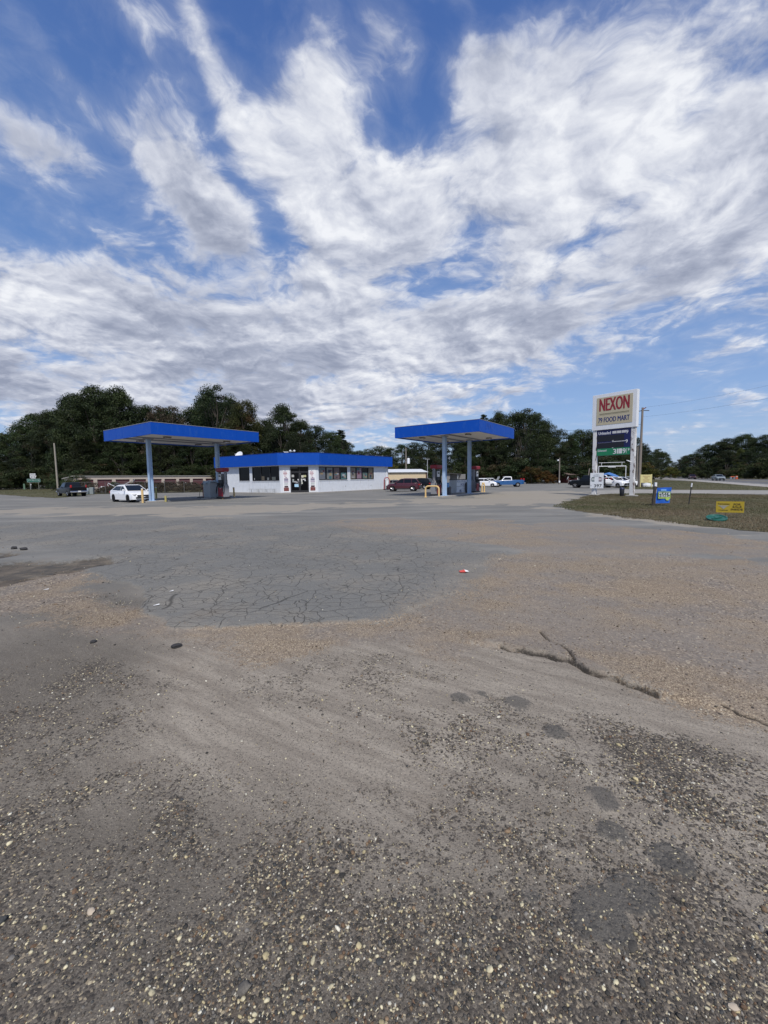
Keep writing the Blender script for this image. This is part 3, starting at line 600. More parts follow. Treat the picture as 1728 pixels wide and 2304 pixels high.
# ------------------------------------------------------------------ fuel pumps
def pump(label, p, rz, z0=.10):
    r = thing('fuel_pump', label, 'fuel pump', (*p, z0), rz, 'red topped fuel pumps'); r.scale = (1.08, 1.08, 1.2)
    MB().box((0, 0, .05), (1.15, .62, .10)).build('plinth', DARK, r)
    MB().box((0, 0, .46), (.74, .50, .72), ch=.02).build('cabinet', GREY, r)
    for s in (-1, 1):
        d_ = MB().box((0, s * .258, .46), (.70, .018, .66), ch=.006).build('lower_door', RED, r)
        MB().box((.05, s * .272, .74), (.10, .012, .03)).build('lock', CHROME, d_)
        MB().box((0, s * .20, 1.12), (.62, .10, .56)).build('nozzle_bay', DARK, r)
        q = MB().box((-.06, s * .235, 1.62), (.42, .035, .42), ch=.01).build('display', PAPER, r)
        MB().box((-.06, s * .256, 1.70), (.30, .01, .13)).build('screen', M('lcd', (.06, .07, .065), .2), q)
        MB().box((.22, s * .24, 1.55), (.10, .03, .22)).build('keypad', DARK, r)
    MB().box((0, 0, 1.15), (.66, .30, .66)).box((0, 0, 1.62), (.62, .40, .50), ch=.02).build('head', M('head_grey', (.13, .13, .135), .5), r)
    for s in (-1, 1):
        b = MB(); x = s * .43
        b.plate([(x, -.26, .10), (x, .26, .10), (x, .26, .85), (x, .12, 1.15), (x, .12, 2.05), (x, -.12, 2.05), (x, -.12, 1.15), (x, -.26, .85)] if s > 0 else [(x, .26, .10), (x, -.26, .10), (x, -.26, .85), (x, -.12, 1.15), (x, -.12, 2.05), (x, .12, 2.05), (x, .12, 1.15), (x, .26, .85)], .055)
        b.build('hose_tower', M('tower_grey', (.26, .26, .27), .5), r)
        MB().tube([(x, -.2, .98), (x + s * .12, -.24, .9), (x + s * .16, -.30, .55), (x + s * .10, -.33, .35), (x + s * .02, -.34, .5), (x - s * .08, -.31, 1.0)], .022, 8).tube([(x, 0, 2.0), (x + s * .18, 0, 1.9), (x + s * .2, 0, 1.2), (x + s * .1, -.05, 1.05)], .02, 8).build('hose', BLACK, r, smooth=True)
        MB().box((s * .2, -.30, 1.06), (.07, .16, .18), ch=.02).tube([(s * .2, -.34, 1.0), (s * .2, -.42, .86)], .016).build('nozzle', DARK, r)
    b = MB(); b.lathe([(.0, 0)], 4) if 0 else b.box((0, 0, 2.18), (1.08, .64, .28), ch=.05); b.box((0, 0, 2.03), (.9, .5, .05))
    b.build('topper', RED, r)
    return r
th1, th2 = CAN1[1], CAN2[1]
pump('red topped pump beside the tarp covered cabinet under the left canopy', G(503, 1121, .1) + np.array([-.25, .65]), th1 - math.pi / 2)
pump('red topped pump behind the yellow hoop, in front of the maroon car', G(982, 1115.5, .1) + np.array([.15, 1.25]), th2)
pump('red topped pump beyond the ice chest at the far post', G(1069, 1108, .1) + np.array([.2, .9]), th2)
# ------------------------------------------------------------------ store
P_C = np.array([-12.96, 51.0]); FD = np.array([math.cos(TH - math.pi / 4), math.sin(TH - math.pi / 4)]); FN = np.array([FD[1], -FD[0]])
P_C2 = P_C + FD * 5.07; P_L = P_C + V_ * 13.5; P_R = P_C2 + U * 16.07; P_B = P_L + U * (16.07 + 5.07 * math.cos(math.pi / 4))
store = thing('convenience_store', 'low white metal store with blue roof band and a chamfered corner entrance', 'store', (0, 0, 0))
def offset(poly, d):
    out = []; n = len(poly); poly = [np.array(p) for p in poly]
    for i in range(n):
        a, b, c = poly[i - 1], poly[i], poly[(i + 1) % n]; e1 = (b - a) / np.hypot(*(b - a)); e2 = (c - b) / np.hypot(*(c - b))
        n1, n2 = np.array([-e1[1], e1[0]]), np.array([-e2[1], e2[0]]); A_ = np.stack([e1, -e2], 1)
        if abs(np.linalg.det(A_)) < 1e-6: out.append(b + n1 * d); continue
        t = np.linalg.solve(A_, (b + n2 * d) - (b + n1 * d)); out.append(b + n1 * d + e1 * t[0])
    return out
PLAN = [P_L, P_C, P_C2, P_R, P_B]                          # counter-clockwise
INN = offset(PLAN, .5)
b = MB(); ring_in = offset(PLAN, .12)
for i in range(5):
    a, c = PLAN[i], PLAN[(i + 1) % 5]; ai, ci = ring_in[i], ring_in[(i + 1) % 5]
    b.add([(*a, 3.504), (*c, 3.504), (*ci, 3.504), (*ai, 3.504), (*a, 4.99), (*c, 4.99), (*ci, 4.99), (*ai, 4.99)], [(3, 2, 1, 0), (4, 5, 6, 7), (0, 1, 5, 4), (2, 3, 7, 6)])
    e = (c - a) / np.hypot(*(c - a)); nn = np.array([e[1], -e[0]])
    for s in np.arange(.3, np.hypot(*(c - a)) - .1, .3): q = a + e * s + nn * .004; b.box((*q, 4.25), (.02, .012, 1.40), math.atan2(e[1], e[0]))
b.build('fascia', BLUE, store)
b = MB()
for i in range(5):
    a, c = PLAN[i], PLAN[(i + 1) % 5]; e = (c - a) / np.hypot(*(c - a)); mid = (a + c) / 2; L_ = np.hypot(*(c - a))
    nn = np.array([e[1], -e[0]]); q = mid - nn * .05
    b.box((*q, 5.008), (L_ - .12, .16, .03), math.atan2(e[1], e[0]))
b.build('coping', M('coping_blue', (.01, .05, .3), .5), store)
b = MB(); b.prism([tuple(p) for p in offset(PLAN, .125)], 3.53, 3.57); b.build('soffit', SOFFIT, store)
b = MB(); b.prism([tuple(p) for p in offset(PLAN, .125)], 4.62, 4.68); b.build('roof', LGREY, store)
def wall_run(p0, p1, opens, ribs=True, z0=.10, z1=3.53, th=.16):
    L_ = float(np.hypot(*(p1 - p0))); e = (p1 - p0) / L_; nn = np.array([e[1], -e[0]]); ang = math.atan2(e[1], e[0]); b = MB()
    xs = sorted({0., L_, *[o[0] for o in opens], *[o[1] for o in opens]})
    for xa, xb in zip(xs[:-1], xs[1:]):
        zs = [(z0, z1)]
        for o in opens:
            if o[0] <= (xa + xb) / 2 <= o[1]: zs = [(z0, o[2]), (o[3], z1)]
        for za, zb in zs:
            if zb - za < .02: continue
            q = p0 + e * (xa + xb) / 2 - nn * th / 2; b.box((*q, (za + zb) / 2), (xb - xa, th, zb - za), ang)
            if ribs:
                for s in np.arange(math.ceil(xa / .305) * .305, xb - .03, .305):
                    if s > xa + .04: q = p0 + e * s + nn * .012; b.box((*q, (za + zb) / 2), (.05, .024, zb - za - .006), ang)
    return b, e, nn, ang
def W2(p0, e, nn, s, o=0.): q = p0 + e * s + nn * o; return (q[0], q[1])
LW0, C0, C1, RW1, BB = INN
Lw = float(np.hypot(*(C0 - LW0)))
LOPEN = [(Lw - 8.31, Lw - 6.05, 1.62, 3.42), (Lw - 5.48, Lw - .13, 1.58, 3.42)]
ROPEN = [(.17, 5.64, 1.60, 3.34), (6.29, 11.66, 1.62, 3.36)]
FOPEN = [(1.25, 3.49, .11, 3.33)]
for nm, p0, p1, op, rb in (('l', LW0, C0, LOPEN, True), ('f', C0, C1, FOPEN, False), ('r', C1, RW1, ROPEN, True), ('b1', RW1, BB, [], True), ('b2', BB, LW0, [], True)):
    b, e, nn, ang = wall_run(p0, p1, op, rb); b.build('wall', WALLW, store)
    if op and nm != 'f':
        for o in op:
            fr = MB(); zc, w, h = (o[2] + o[3]) / 2, o[1] - o[0], o[3] - o[2]
            for s, ww, z_, hh in ((o[0] + .04, .08, zc, h), (o[1] - .04, .08, zc, h), ((o[0] + o[1]) / 2, w - .16, o[2] + .04, .08), ((o[0] + o[1]) / 2, w - .16, o[3] - .04, .08)):
                fr.box((*W2(p0, e, nn, s, -.05), z_), (ww, .08, hh), ang)
            nd = 4 if nm == 'r' else (1 if w < 3 else 3)
            for i in range(1, nd): fr.box((*W2(p0, e, nn, o[0] + w * i / nd, -.05), zc), (.09, .078, h - .16), ang)
            win = fr.build('window', DARK, store)
            for i in range(nd):
                MB().box((*W2(p0, e, nn, o[0] + w * (i + .5) / nd, -.085), zc), (w / nd - .09, .012, h - .16), ang).build('pane', GLASS, win)
            MB().box((*W2(p0, e, nn, (o[0] + o[1]) / 2, .02), o[2] - .03), (w + .1, .08, .05), ang).build('sill', WHITE, win)
            if nm == 'r':
                cols = [(.15, .16, .18), (.19, .20, .19), (.14, .10, .10), (.08, .18, .18), (.19, .17, .14), (.26, .17, .21), (.12, .17, .14), (.17, .14, .10)]
                for i in range(4):
                    jj = i + (4 if o[0] > 5 else 0); g = random.Random(jj + 5)
                    x_ = o[0] + w * (i + .5) / nd; lo = o[2] + .12; top = o[3] - (.75 if jj in (3, 6) else .12); pw = w / nd - .30
                    po = MB().box((*W2(p0, e, nn, x_, -.072), (lo + top) / 2), (pw, .008, top - lo), ang).build('poster', M(f'poster_{jj}', cols[jj], .5, var=.45, vscale=3.5, dirt=(.05, .06, .08), dirt_amt=.7), win)
                    for c_ in range(4):
                        zq = g.uniform(lo + .2, top - .15); MB().box((*W2(p0, e, nn, x_ + g.uniform(-.25, .25) * pw, -.066 + .0012 * c_), zq), (pw * g.uniform(.3, .6), .003, g.uniform(.1, .42)), ang).build('print', M(f'print_{(jj + c_) % 6}', [(.30, .29, .26), (.14, .03, .04), (.04, .13, .15), (.30, .22, .12), (.02, .022, .04), (.36, .36, .38)][(jj + c_) % 6], .5, var=.2), po)
            elif w > 3:
                for s, z_, ww, hh, cc_ in ((2.1, 1.95, .55, .5, (.10, .085, .06)), (3.1, 1.85, .35, .35, (.16, .17, .17)), (4.2, 1.9, .7, .4, (.09, .10, .09)), (.35, 1.85, .12, .25, (.4, .4, .42))):
                    MB().box((*W2(p0, e, nn, o[0] + s, -.074), z_), (ww, .008, hh), ang).build('notice', M(f'notice{s}', cc_, .5, var=.3), win)
# entrance facet
e, nn, ang = FD, FN, math.atan2(FD[1], FD[0]); p0 = C0
dr = MB()
for s, ww in ((1.29, .08), (3.45, .08), (2.37, .07)): dr.box((*W2(p0, e, nn, s, -.05), 1.72), (ww, .1, 3.2), ang)
for z_, hh in ((3.28, .09), (2.70, .09)): dr.box((*W2(p0, e, nn, 2.37, -.05), z_), (2.08, .098, hh), ang)
frame_ = dr.build('door_frame', DARK, store)
for s in (1.83, 2.92):
    df = MB()
    for q_, ww, z_, hh in ((s - .47, .07, 1.39, 2.5), (s + .47, .07, 1.39, 2.5), (s, .87, .25, .22), (s, .87, 2.6, .09)): df.box((*W2(p0, e, nn, q_, -.06), z_), (ww, .06, hh), ang)
    dd = df.build('door', DARK, store)
    MB().box((*W2(p0, e, nn, s, -.07), 1.46), (.87, .012, 2.19), ang).build('pane', GLASS, dd)
    MB().box((*W2(p0, e, nn, s + (.36 if s < 2 else -.36), .0), 1.25), (.03, .04, .5), ang).build('handle', CHROME, dd)
MB().box((*W2(p0, e, nn, 2.37, -.07), 2.99), (2.05, .012, .49), ang).build('transom_pane', GLASS, store)
g = random.Random(11)
for s, z_, ww, hh, cc_ in ((1.55, 2.17, .30, .30, (.42, .42, .40)), (2.72, 2.10, .28, .30, (.55, .53, .42)), (3.02, 2.14, .32, .26, (.45, .44, .24)), (2.22, 1.70, .20, .16, (.7, .7, .7)), (2.30, 1.58, .12, .3, (.72, .72, .72)), (2.62, 1.62, .16, .42, (.6, .6, .55)), (2.92, 1.74, .34, .12, (.7, .68, .66)), (3.05, 1.58, .18, .10, (.7, .7, .7)), (2.66, 1.27, .16, .20, (.62, .62, .52)), (1.58, 1.60, .2, .4, (.28, .30, .29)), (1.8, 1.45, .35, .16, (.35, .36, .36)), (2.0, 1.36, .26, .2, (.3, .29, .3)), (1.98, .98, .50, .36, (.40, .62, .78)), (2.45, 2.45, .09, .18, (.6, .62, .6)), (1.75, 3.17, .8, .08, (.2, .2, .21))):
    MB().box((*W2(p0, e, nn, s, -.055 + .002 * g.random()), z_), (ww, .006, hh), ang).build('notice', M(f'door_notice{s}{z_}', cc_, .5, var=.12), store)
for s0 in (.27, 3.52):                                     # painted panels each side of the door
    pn = MB().box((*W2(p0, e, nn, s0 + .46, .012), 1.66), (.80, .02, 2.98), ang).build('painted_panel', WHITE, store)
    o_ = .026
    mur = [((.46, .52), (.62, .44), (.16, .035, .03)), ((.46, .86), (.46, .20), (.05, .012, .02)), ((.46, 1.20), (.48, .30), (.50, .52, .52)), ((.46, 1.46), (.54, .16), (.42, .36, .44)), ((.46, 1.68), (.50, .18), (.20, .19, .27)), ((.46, 1.86), (.48, .16), (.42, .36, .42)), ((.46, 1.97), (.16, .09), (.15, .08, .12))]
    for (a, z_), (ww, hh), cc_ in mur: MB().box((*W2(p0, e, nn, s0 + a, o_), z_), (ww, .008, hh), ang).build('mural', M('mural' + str(cc_), cc_, .6, var=.3, vscale=7, dirt=(.5, .48, .5), dirt_amt=.5), pn)
    for z_, ww, cc_ in ((2.82, .16, (.2, .22, .35)), (2.66, .40, (.42, .16, .2)), (2.52, .38, (.42, .16, .2)), (2.46, .5, (.42, .2, .22)), (2.32, .32, (.4, .14, .18)), (2.14, .26, (.5, .26, .28))):
        for q_ in range(4): MB().box((*W2(p0, e, nn, s0 + .36 + (q_ - 1.5) * ww * .26, o_), z_), (ww * .17, .006, .10), ang).build('mural_letter', M('mletter' + str(cc_), cc_, .6, var=.2), pn)
MB().tube([(*W2(C1, U, -V_, 14.9, .05), .12), (*W2(C1, U, -V_, 14.9, .05), 3.5)], .05, 8).build('downspout', WHITE, store)
for s in (5.2, 10.9): MB().box((*W2(C1, U, -V_, s, .03), .75), (.1, .06, .14), TH).build('outlet', LGREY, store)
# pavement round the store
b = MB(); b.prism([tuple(p) for p in offset(PLAN, -.75)], 0.0, .115)
tag(b.build('sidewalk', CONC), kind='structure')
# bench, dish, roof gear
bl = np.array(W2(LW0, (C0 - LW0) / Lw, np.array([-U[0], -U[1]]), Lw - 2.9, .55))
bench = thing('bench', 'long grey metal bench under the wide dark store window', 'bench', (*bl, .115), TH - math.pi / 2)
b = MB()
for i in range(5): b.box((0, -.16 + .08 * i, .45), (5.2, .065, .035))
b.build('seat', LGREY, bench)
for x in (-2.3, -.8, .8, 2.3): MB().tube([(x, -.16, 0), (x, -.12, .43)], .022).tube([(x, .16, 0), (x, .12, .43)], .022).tube([(x, -.14, .2), (x, .14, .2)], .015).build('leg', LGREY, bench)
dp = at(537, 1018, 60.); dish = thing('satellite_dish', 'white satellite dish on the left end of the store roof', 'satellite dish', (dp[0], dp[1], 4.68), R_(12))
b = MB(); prof = [(.02, .12)] + [(r_, .12 - .24 * (1 - (r_ / .62) ** 2) + .12) for r_ in np.linspace(.06, .62, 8)]
db = MB(); db.lathe([(r_, -.16 * (1 - (r_ / .64) ** 2)) for r_ in np.linspace(.03, .64, 9)] + [(.64, .02)] + [(r_, -.16 * (1 - (r_ / .64) ** 2) + .02) for r_ in np.linspace(.62, .03, 9)], 28, axis='y')
do = db.build('reflector', WHITE, dish, (0, 0, .62), 0, True); do.rotation_euler = (R_(-28), 0, R_(-35))
do.scale = (1, -1, 1)
MB().tube([(0, .1, 0), (0, .08, .5)], .04).build('mast', LGREY, dish)
MB().tube([(.0, 0, .3), (-.35, -.55, .72)], .018).box((-.38, -.6, .76), (.16, .12, .12)).build('feed_arm', LGREY, dish)
for px, nm, lab in ((644, 'roof_vent', 'low white roof vent above the store entrance'),):
    q = at(px, 1017, 52.); t = thing(nm, lab, 'vent', (q[0], q[1], 4.68)); MB().box((0, 0, .24), (.5, .4, .48), ch=.04).build('housing', WHITE, t); MB().box((0, 0, .5), (.6, .5, .04)).build('cap', WHITE, t)
q = at(653, 1017, 52.); t = thing('roof_floodlight', 'pair of white floodlights on the roof edge over the entrance', 'floodlight', (q[0], q[1], 4.99))
MB().tube([(0, 0, 0), (0, 0, .2), (.5, 0, .28)], .03).build('bracket', LGREY, t)
for x in (0., .5): MB().lathe([(.05, -.14), (.10, -.1), (.13, .1), (.13, .14)], 12, (x, 0, .3), 'y').build('lamp_head', WHITE, t, smooth=True)
#PART4
# ------------------------------------------------------------------ vehicles (x forward, y left)
def arc(cx, r, z0, n=9): return [(cx + r * math.cos(a), max(z0, z0 + (r * math.sin(a)) * 1.0)) for a in np.linspace(0, math.pi, n)]
SPEC = {
 'sedan': dict(L=4.8, w=.90, bot=.22, wr=.33, xf=1.42, xr=-1.36, top=[(-2.38, .34), (-2.40, .62), (-2.34, .92), (-2.2, 1.0), (-1.55, 1.03), (.85, .97), (1.4, .90), (2.05, .76), (2.34, .62), (2.40, .50), (2.36, .26)],
    gh=[(-2.0, .98), (-1.1, 1.38), (-.75, 1.45), (-.2, 1.47), (.2, 1.44), (1.25, .90)], pil=-.05),
 'suv': dict(L=4.6, w=.93, bot=.26, wr=.36, xf=1.38, xr=-1.31, top=[(-2.26, .40), (-2.30, .65), (-2.27, 1.02), (-2.18, 1.12), (-1.5, 1.13), (.9, 1.06), (1.5, 1.01), (2.05, .90), (2.26, .74), (2.30, .55), (2.25, .30)],
    gh=[(-2.22, 1.08), (-1.82, 1.58), (-1.5, 1.66), (-.3, 1.69), (.25, 1.62), (1.18, 1.02)], pil=-.15),
 'hatch': dict(L=4.1, w=.86, bot=.25, wr=.31, xf=1.22, xr=-1.24, top=[(-2.0, .36), (-2.05, .65), (-2.02, .98), (-1.9, 1.03), (.75, 1.0), (1.3, .95), (1.85, .80), (2.03, .62), (2.05, .5), (2.0, .28)],
    gh=[(-1.98, 1.0), (-1.68, 1.42), (-1.35, 1.5), (-.2, 1.52), (.15, 1.47), (1.05, .97)], pil=-.2),
 'boxy': dict(L=4.6, w=.92, bot=.36, wr=.38, xf=1.4, xr=-1.35, top=[(-2.26, .5), (-2.28, 1.05), (-2.22, 1.16), (.75, 1.14), (1.0, 1.12), (2.12, 1.06), (2.26, .98), (2.28, .6), (2.24, .42)],
    gh=[(-2.2, 1.12), (-2.1, 1.68), (-1.95, 1.76), (.2, 1.76), (.38, 1.72), (.85, 1.10)], pil=-.35),
 'pickup': dict(L=5.4, w=.96, bot=.40, wr=.38, xf=1.75, xr=-1.55, top=[(-2.68, .55), (-2.70, 1.10), (-2.64, 1.16), (-.55, 1.16), (.95, 1.13), (1.25, 1.10), (2.5, 1.04), (2.66, .96), (2.70, .62), (2.66, .45)],
    gh=[(-.62, 1.13), (-.55, 1.66), (-.42, 1.74), (.45, 1.74), (.62, 1.69), (1.15, 1.10)], pil=None, bed=(-2.55, -.72)),
}
LAMPG = M('headlamp', (.45, .46, .47), .12, var=.08)
def car(name, label, cat, p, heading, kind, pm, roof=None, rim=ALLOY, group=None, clad=False, z=0., wheels=True, zs=1., grille=DARK, bumper=None, lower=None, plate=True, tail=LAMPR):
    s = SPEC[kind]; r = thing(name, label, cat, (*p, z), heading, group); w = s['w']; bot = s['bot']; ar = s['wr'] + .055; wz = s['wr']
    def arch(cx): return [(cx + ar * math.cos(a), wz + ar * math.sin(a)) for a in np.linspace(0, math.pi, 10) if wz + ar * math.sin(a) > bot + .01]
    top = s['top']; outl = [(top[-1][0], bot + .03)] + [(s['xf'] + .5, bot)] + [(s['xf'] + ar, bot)] + arch(s['xf']) + [(s['xf'] - ar, bot)] + [(s['xr'] + ar, bot)] + arch(s['xr']) + [(s['xr'] - ar, bot), (top[0][0] + .05, bot + .06)] + top
    n = len(outl); xm = s['L'] / 2
    def sl(y, dz, ex):
        o = []
        for x, zq in outl:
            t = max(0., (abs(x) / xm - .62) / .38); o.append((x - math.copysign(ex * t * t, x), y * (1 - .06 * t * t), zq - (dz * max(0, (zq - .55) / .5) if zq > .55 else 0)))
        return o
    b = MB(); SL = [sl(-w + .0, .09, .34), sl(-w + .035, .035, .22), sl(-w + .13, .0, .12), sl(0, -.03, 0), sl(w - .13, .0, .12), sl(w - .035, .035, .22), sl(w, .09, .34)]
    vs = [q for L_ in SL for q in L_]; fs = [list(range(n)), list(range(7 * n - 1, 6 * n - 1, -1))]
    for i in range(6):
        for j in range(n): k_ = (j + 1) % n; fs.append((i * n + j, (i + 1) * n + j, (i + 1) * n + k_, i * n + k_))
    b.add(vs, fs)
    b.build('body', pm, r, smooth=True)
    gh = s['gh']; zb, zt = min(gh[0][1], gh[-1][1]), max(q[1] for q in gh)
    yw = lambda zq: (w - .05) - (w * .21) * (max(0, zq - zb) / (zt - zb)) ** 1.15
    b = MB(); m_ = len(gh); vs = [(x, -yw(zq), zq) for x, zq in gh] + [(x, -yw(zq) + .09, zq + .018) for x, zq in gh] + [(x, yw(zq) - .09, zq + .018) for x, zq in gh] + [(x, yw(zq), zq) for x, zq in gh]
    fs = [list(range(m_))[::-1], list(range(3 * m_, 4 * m_))]
    for i in range(3):
        for j in range(m_): k_ = (j + 1) % m_; fs.append((i * m_ + j, i * m_ + k_, (i + 1) * m_ + k_, (i + 1) * m_ + j))
    b.add(vs, fs); cabn = b.build('roof', roof or pm, r, smooth=True)
    cabn.data.flip_normals() if sum(p_.normal.z for p_ in cabn.data.polygons if p_.center.z > zt - .02) < 0 else None
    # glazing
    zlo, zhi = zb + .09, zt - .12
    xat = lambda pa, pb, zq: pa[0] + (pb[0] - pa[0]) * (zq - pa[1]) / (pb[1] - pa[1])
    R0, R1 = gh[0], gh[1]; F0, F1 = gh[-1], gh[-2]; zr = min(zhi, R1[1]); zf = min(zhi, F1[1])
    xrl, xrh = xat(R0, R1, max(zlo, R0[1] + .04)) + .12, xat(R0, R1, zr) + .14; xfl, xfh = xat(F0, F1, zlo) - .16, xat(F0, F1, zf) - .10
    divs = [xrl] + ([s['pil']] if s['pil'] is not None else []) + [None]
    segs = []
    if s['pil'] is None: segs = [((xrl, xrh), (xfl, xfh))]
    else:
        segs = [((xrl, xrh), (s['pil'] - .04, s['pil'] - .04)), ((s['pil'] + .04, s['pil'] + .04), (xfl, xfh))]
        if kind in ('suv', 'boxy'): x3 = -1.15; segs = [((xrl, xrh), (x3 - .04, x3 - .04)), ((x3 + .04, x3 + .04), (s['pil'] - .04, s['pil'] - .04)), segs[1]]
    for sg in (-1, 1):
        for (a0, a1), (c0, c1) in segs:
            pts = [(a0, sg * (yw(zlo) + .004), zlo), (c0, sg * (yw(zlo) + .004), zlo), (c1, sg * (yw(zf) + .004), zf), (a1, sg * (yw(zr) + .004), zr)]
            MB().plate(pts if sg < 0 else pts[::-1], .008).build('side_window', CARGLASS, r)
    def endglass(nm, B, T, x0):
        z0_, z1_ = B[1] + .05, T[1] - .03; e0, e1 = xat(B, T, z0_), xat(B, T, z1_); y0_, y1_ = yw(z0_) - .10, yw(z1_) - .10
        sx = .012 * x0; pts = [(e0 + sx, y0_, z0_ + .012), (e0 + sx, -y0_, z0_ + .012), (e1 + sx, -y1_, z1_ + .012), (e1 + sx, y1_, z1_ + .012)]
        MB().plate(pts if x0 < 0 else pts[::-1], .010).build(nm, CARGLASS, r)
    endglass('windshield', F0, F1, 1); endglass('rear_window', R0, R1, -1)
    # wheels
    if wheels:
        for x in (s['xf'], s['xr']):
            for sg in (-1, 1):
                R1_ = s['wr']; yo = sg * (w - .11)
                t = MB().lathe([(R1_ * .62, -.10), (R1_ * .95, -.105), (R1_, -.07), (R1_, .07), (R1_ * .95, .105), (R1_ * .62, .10)], 22, (x, yo, R1_), 'y').build('wheel', BLACK, r, smooth=True)
                rb = MB(); yy = yo + sg * .085
                rb.lathe([(R1_ * .60, -.012), (R1_ * .64, 0), (R1_ * .60, .012)], 18, (x, yy, R1_), 'y')
                rb.lathe([(.02, -.02), (R1_ * .2, -.02), (R1_ * .2, .015), (.02, .015)], 10, (x, yy, R1_), 'y')
                for q in range(5):
                    a = q * 2 * math.pi / 5 + .3; rb.tube([(x + R1_ * .1 * math.cos(a), yy, R1_ + R1_ * .1 * math.sin(a)), (x + R1_ * .61 * math.cos(a), yy, R1_ + R1_ * .61 * math.sin(a))], R1_ * .11, 6)
                rb.build('rim', rim, t)
                MB().lathe([(.02, 0), (ar - .005, 0), (ar - .005, .02), (.02, .02)], 18, (x, sg * (w - .30), wz), 'y').build('wheel_well', BLACK, r)
    ft = [q for q in top if q[0] > 0][-3]; rt = top[1]; X = xm - .20
    zl = ft[1]
    for sg in (-1, 1):
        MB().box((xm - .30, sg * (w - .24), zl + .0), (.36, .30, .15), -sg * .45, ch=.04).build('headlight', LAMPG, r)
        MB().box((-xm + .16, sg * (w - .17), rt[1] + (.22 if kind != 'pickup' else .15)), (.24, .22 if kind != 'pickup' else .12, .16 if kind != 'pickup' else .34), sg * .3, ch=.03).build('taillight', tail, r)
        if kind != 'boxy': MB().box((gh[-1][0] - .28, sg * (w + .09), zb + .12), (.14, .22, .15), ch=.04).build('side_mirror', pm, r)
        MB().box((-.25 if s['pil'] else .05, sg * (w - .012), .80 if kind != 'pickup' else .95), (.16, .05, .035)).build('door_handle', pm, r)
    MB().box((xm - .045, 0, zl - .06), (.10, 1.05, .14), ch=.03).build('grille', grille, r)
    MB().box((xm - .06, 0, bot + .18), (.14, 1.25, .12), ch=.03).build('lower_grille', DARK, r)
    if bumper is not None:
        MB().box((-xm - .02, 0, .60), (.16, 2 * w - .04, .20), ch=.05).build('rear_bumper', bumper, r)
        MB().box((xm + .0, 0, .58), (.16, 2 * w - .06, .20), ch=.05).build('front_bumper', bumper, r)
    if plate:
        MB().box((-xm - (.11 if bumper is not None else .005), 0, .64 if bumper is not None else .86), (.02, .30, .15)).build('licence_plate', PAPER, r)
    if clad:
        b = MB()
        for sg in (-1, 1): b.box((0, sg * (w - .01), bot + .07), (s['xf'] - s['xr'] - 2 * ar, .06, .15), ch=.02)
        b.box((-xm + .13, 0, .48), (.24, 2 * w - .20, .34), ch=.06); b.build('cladding', DARK, r)
    if 'bed' in s:
        x0, x1 = s['bed']; MB().box(((x0 + x1) / 2, 0, 1.175), (x1 - x0, 2 * w - .34, .05)).build('bed_floor', DARK, r)
        MB().box((-xm + .0, 0, .92), (.05, 1.45, .40), ch=.02).build('tailgate', lower or pm, r)
    if lower is not None and 'bed' not in s: pass
    return r
PW = paint('white', (.80, .81, .83)); PM = paint('maroon', (.055, .005, .010)); PB = paint('black', (.003, .004, .005), .35); PBL = paint('mid_blue', (.012, .085, .25)); PG = paint('dark_grey', (.05, .055, .06)); PSIL = paint('silver_green', (.20, .24, .25)); PDR = paint('dark_red', (.04, .008, .01))
car('white_sedan', 'white sedan with black wheels parked under the left canopy', 'car', G(285, 1129.5) + np.array([.1, .55]), R_(-36), 'sedan', PW, rim=BLACK)
pk = car('black_pickup', 'black pickup truck seen from behind with shiny chrome bumper', 'pickup truck', G(143, 1118) + np.array([-.6, 2.2]), R_(143), 'pickup', PB, bumper=CHROME)
car('maroon_suv', 'maroon suv with alloy wheels parked by the right end of the store', 'car', G(909, 1105.5) + np.array([0, .5]), R_(168), 'suv', PM, clad=True)
car('black_suv', 'black suv parked behind the maroon one, near the red pump', 'car', G(940, 1101) + np.array([.2, 1.0]), R_(152), 'suv', PB, clad=True)
car('dark_car', 'dark car whose nose sticks out ahead of the maroon suv', 'car', G(898, 1100.0) + np.array([-1.0, 3.6]), R_(180), 'sedan', PG)
car('white_suv', 'small white suv parked by the woods behind the far red pump', 'car', G(1093, 1096), R_(-22), 'hatch', PW, rim=LGREY)
wr = car('white_wreck', 'white car with its hood raised between the white suv and blue pickup', 'car', G(1113, 1094) + np.array([0, 1.5]), R_(-30), 'hatch', paint('old_white', (.62, .63, .62), .5), rim=GREY)
MB().plate([(.85, -.7, 1.02), (.85, .7, 1.02), (1.2, .65, 1.75), (1.2, -.65, 1.75)], .02).build('raised_hood', paint('old_white', (.62, .63, .62)), wr)
car('blue_pickup', 'old blue pickup truck with a white cab top by the woods', 'pickup truck', G(1141, 1095.5), R_(176), 'pickup', PBL, roof=PW, rim=LGREY, bumper=LGREY)
car('black_boxy_suv', 'black boxy suv mostly hidden behind the 397 price sign', 'car', G(1318, 1098) + np.array([.6, .8]), R_(140), 'boxy', PB, rim=GREY, bumper=DARK)
car('white_pickup', 'white pickup truck just right of the 397 price sign', 'pickup truck', G(1357, 1097) + np.array([.3, 1.4]), R_(75), 'pickup', PW, bumper=LGREY, rim=GREY)
w2 = car('white_wreck', 'white stripped car with dark open front, beside the white pickup', 'car', G(1385, 1097.5) + np.array([.3, 1.2]), R_(-62), 'hatch', PW, rim=GREY, grille=BLACK)
car('white_car', 'white car half hidden behind the right leg of the tall store sign', 'car', G(1402, 1095.5) + np.array([.6, 1.6]), R_(-18), 'sedan', PW, rim=GREY)
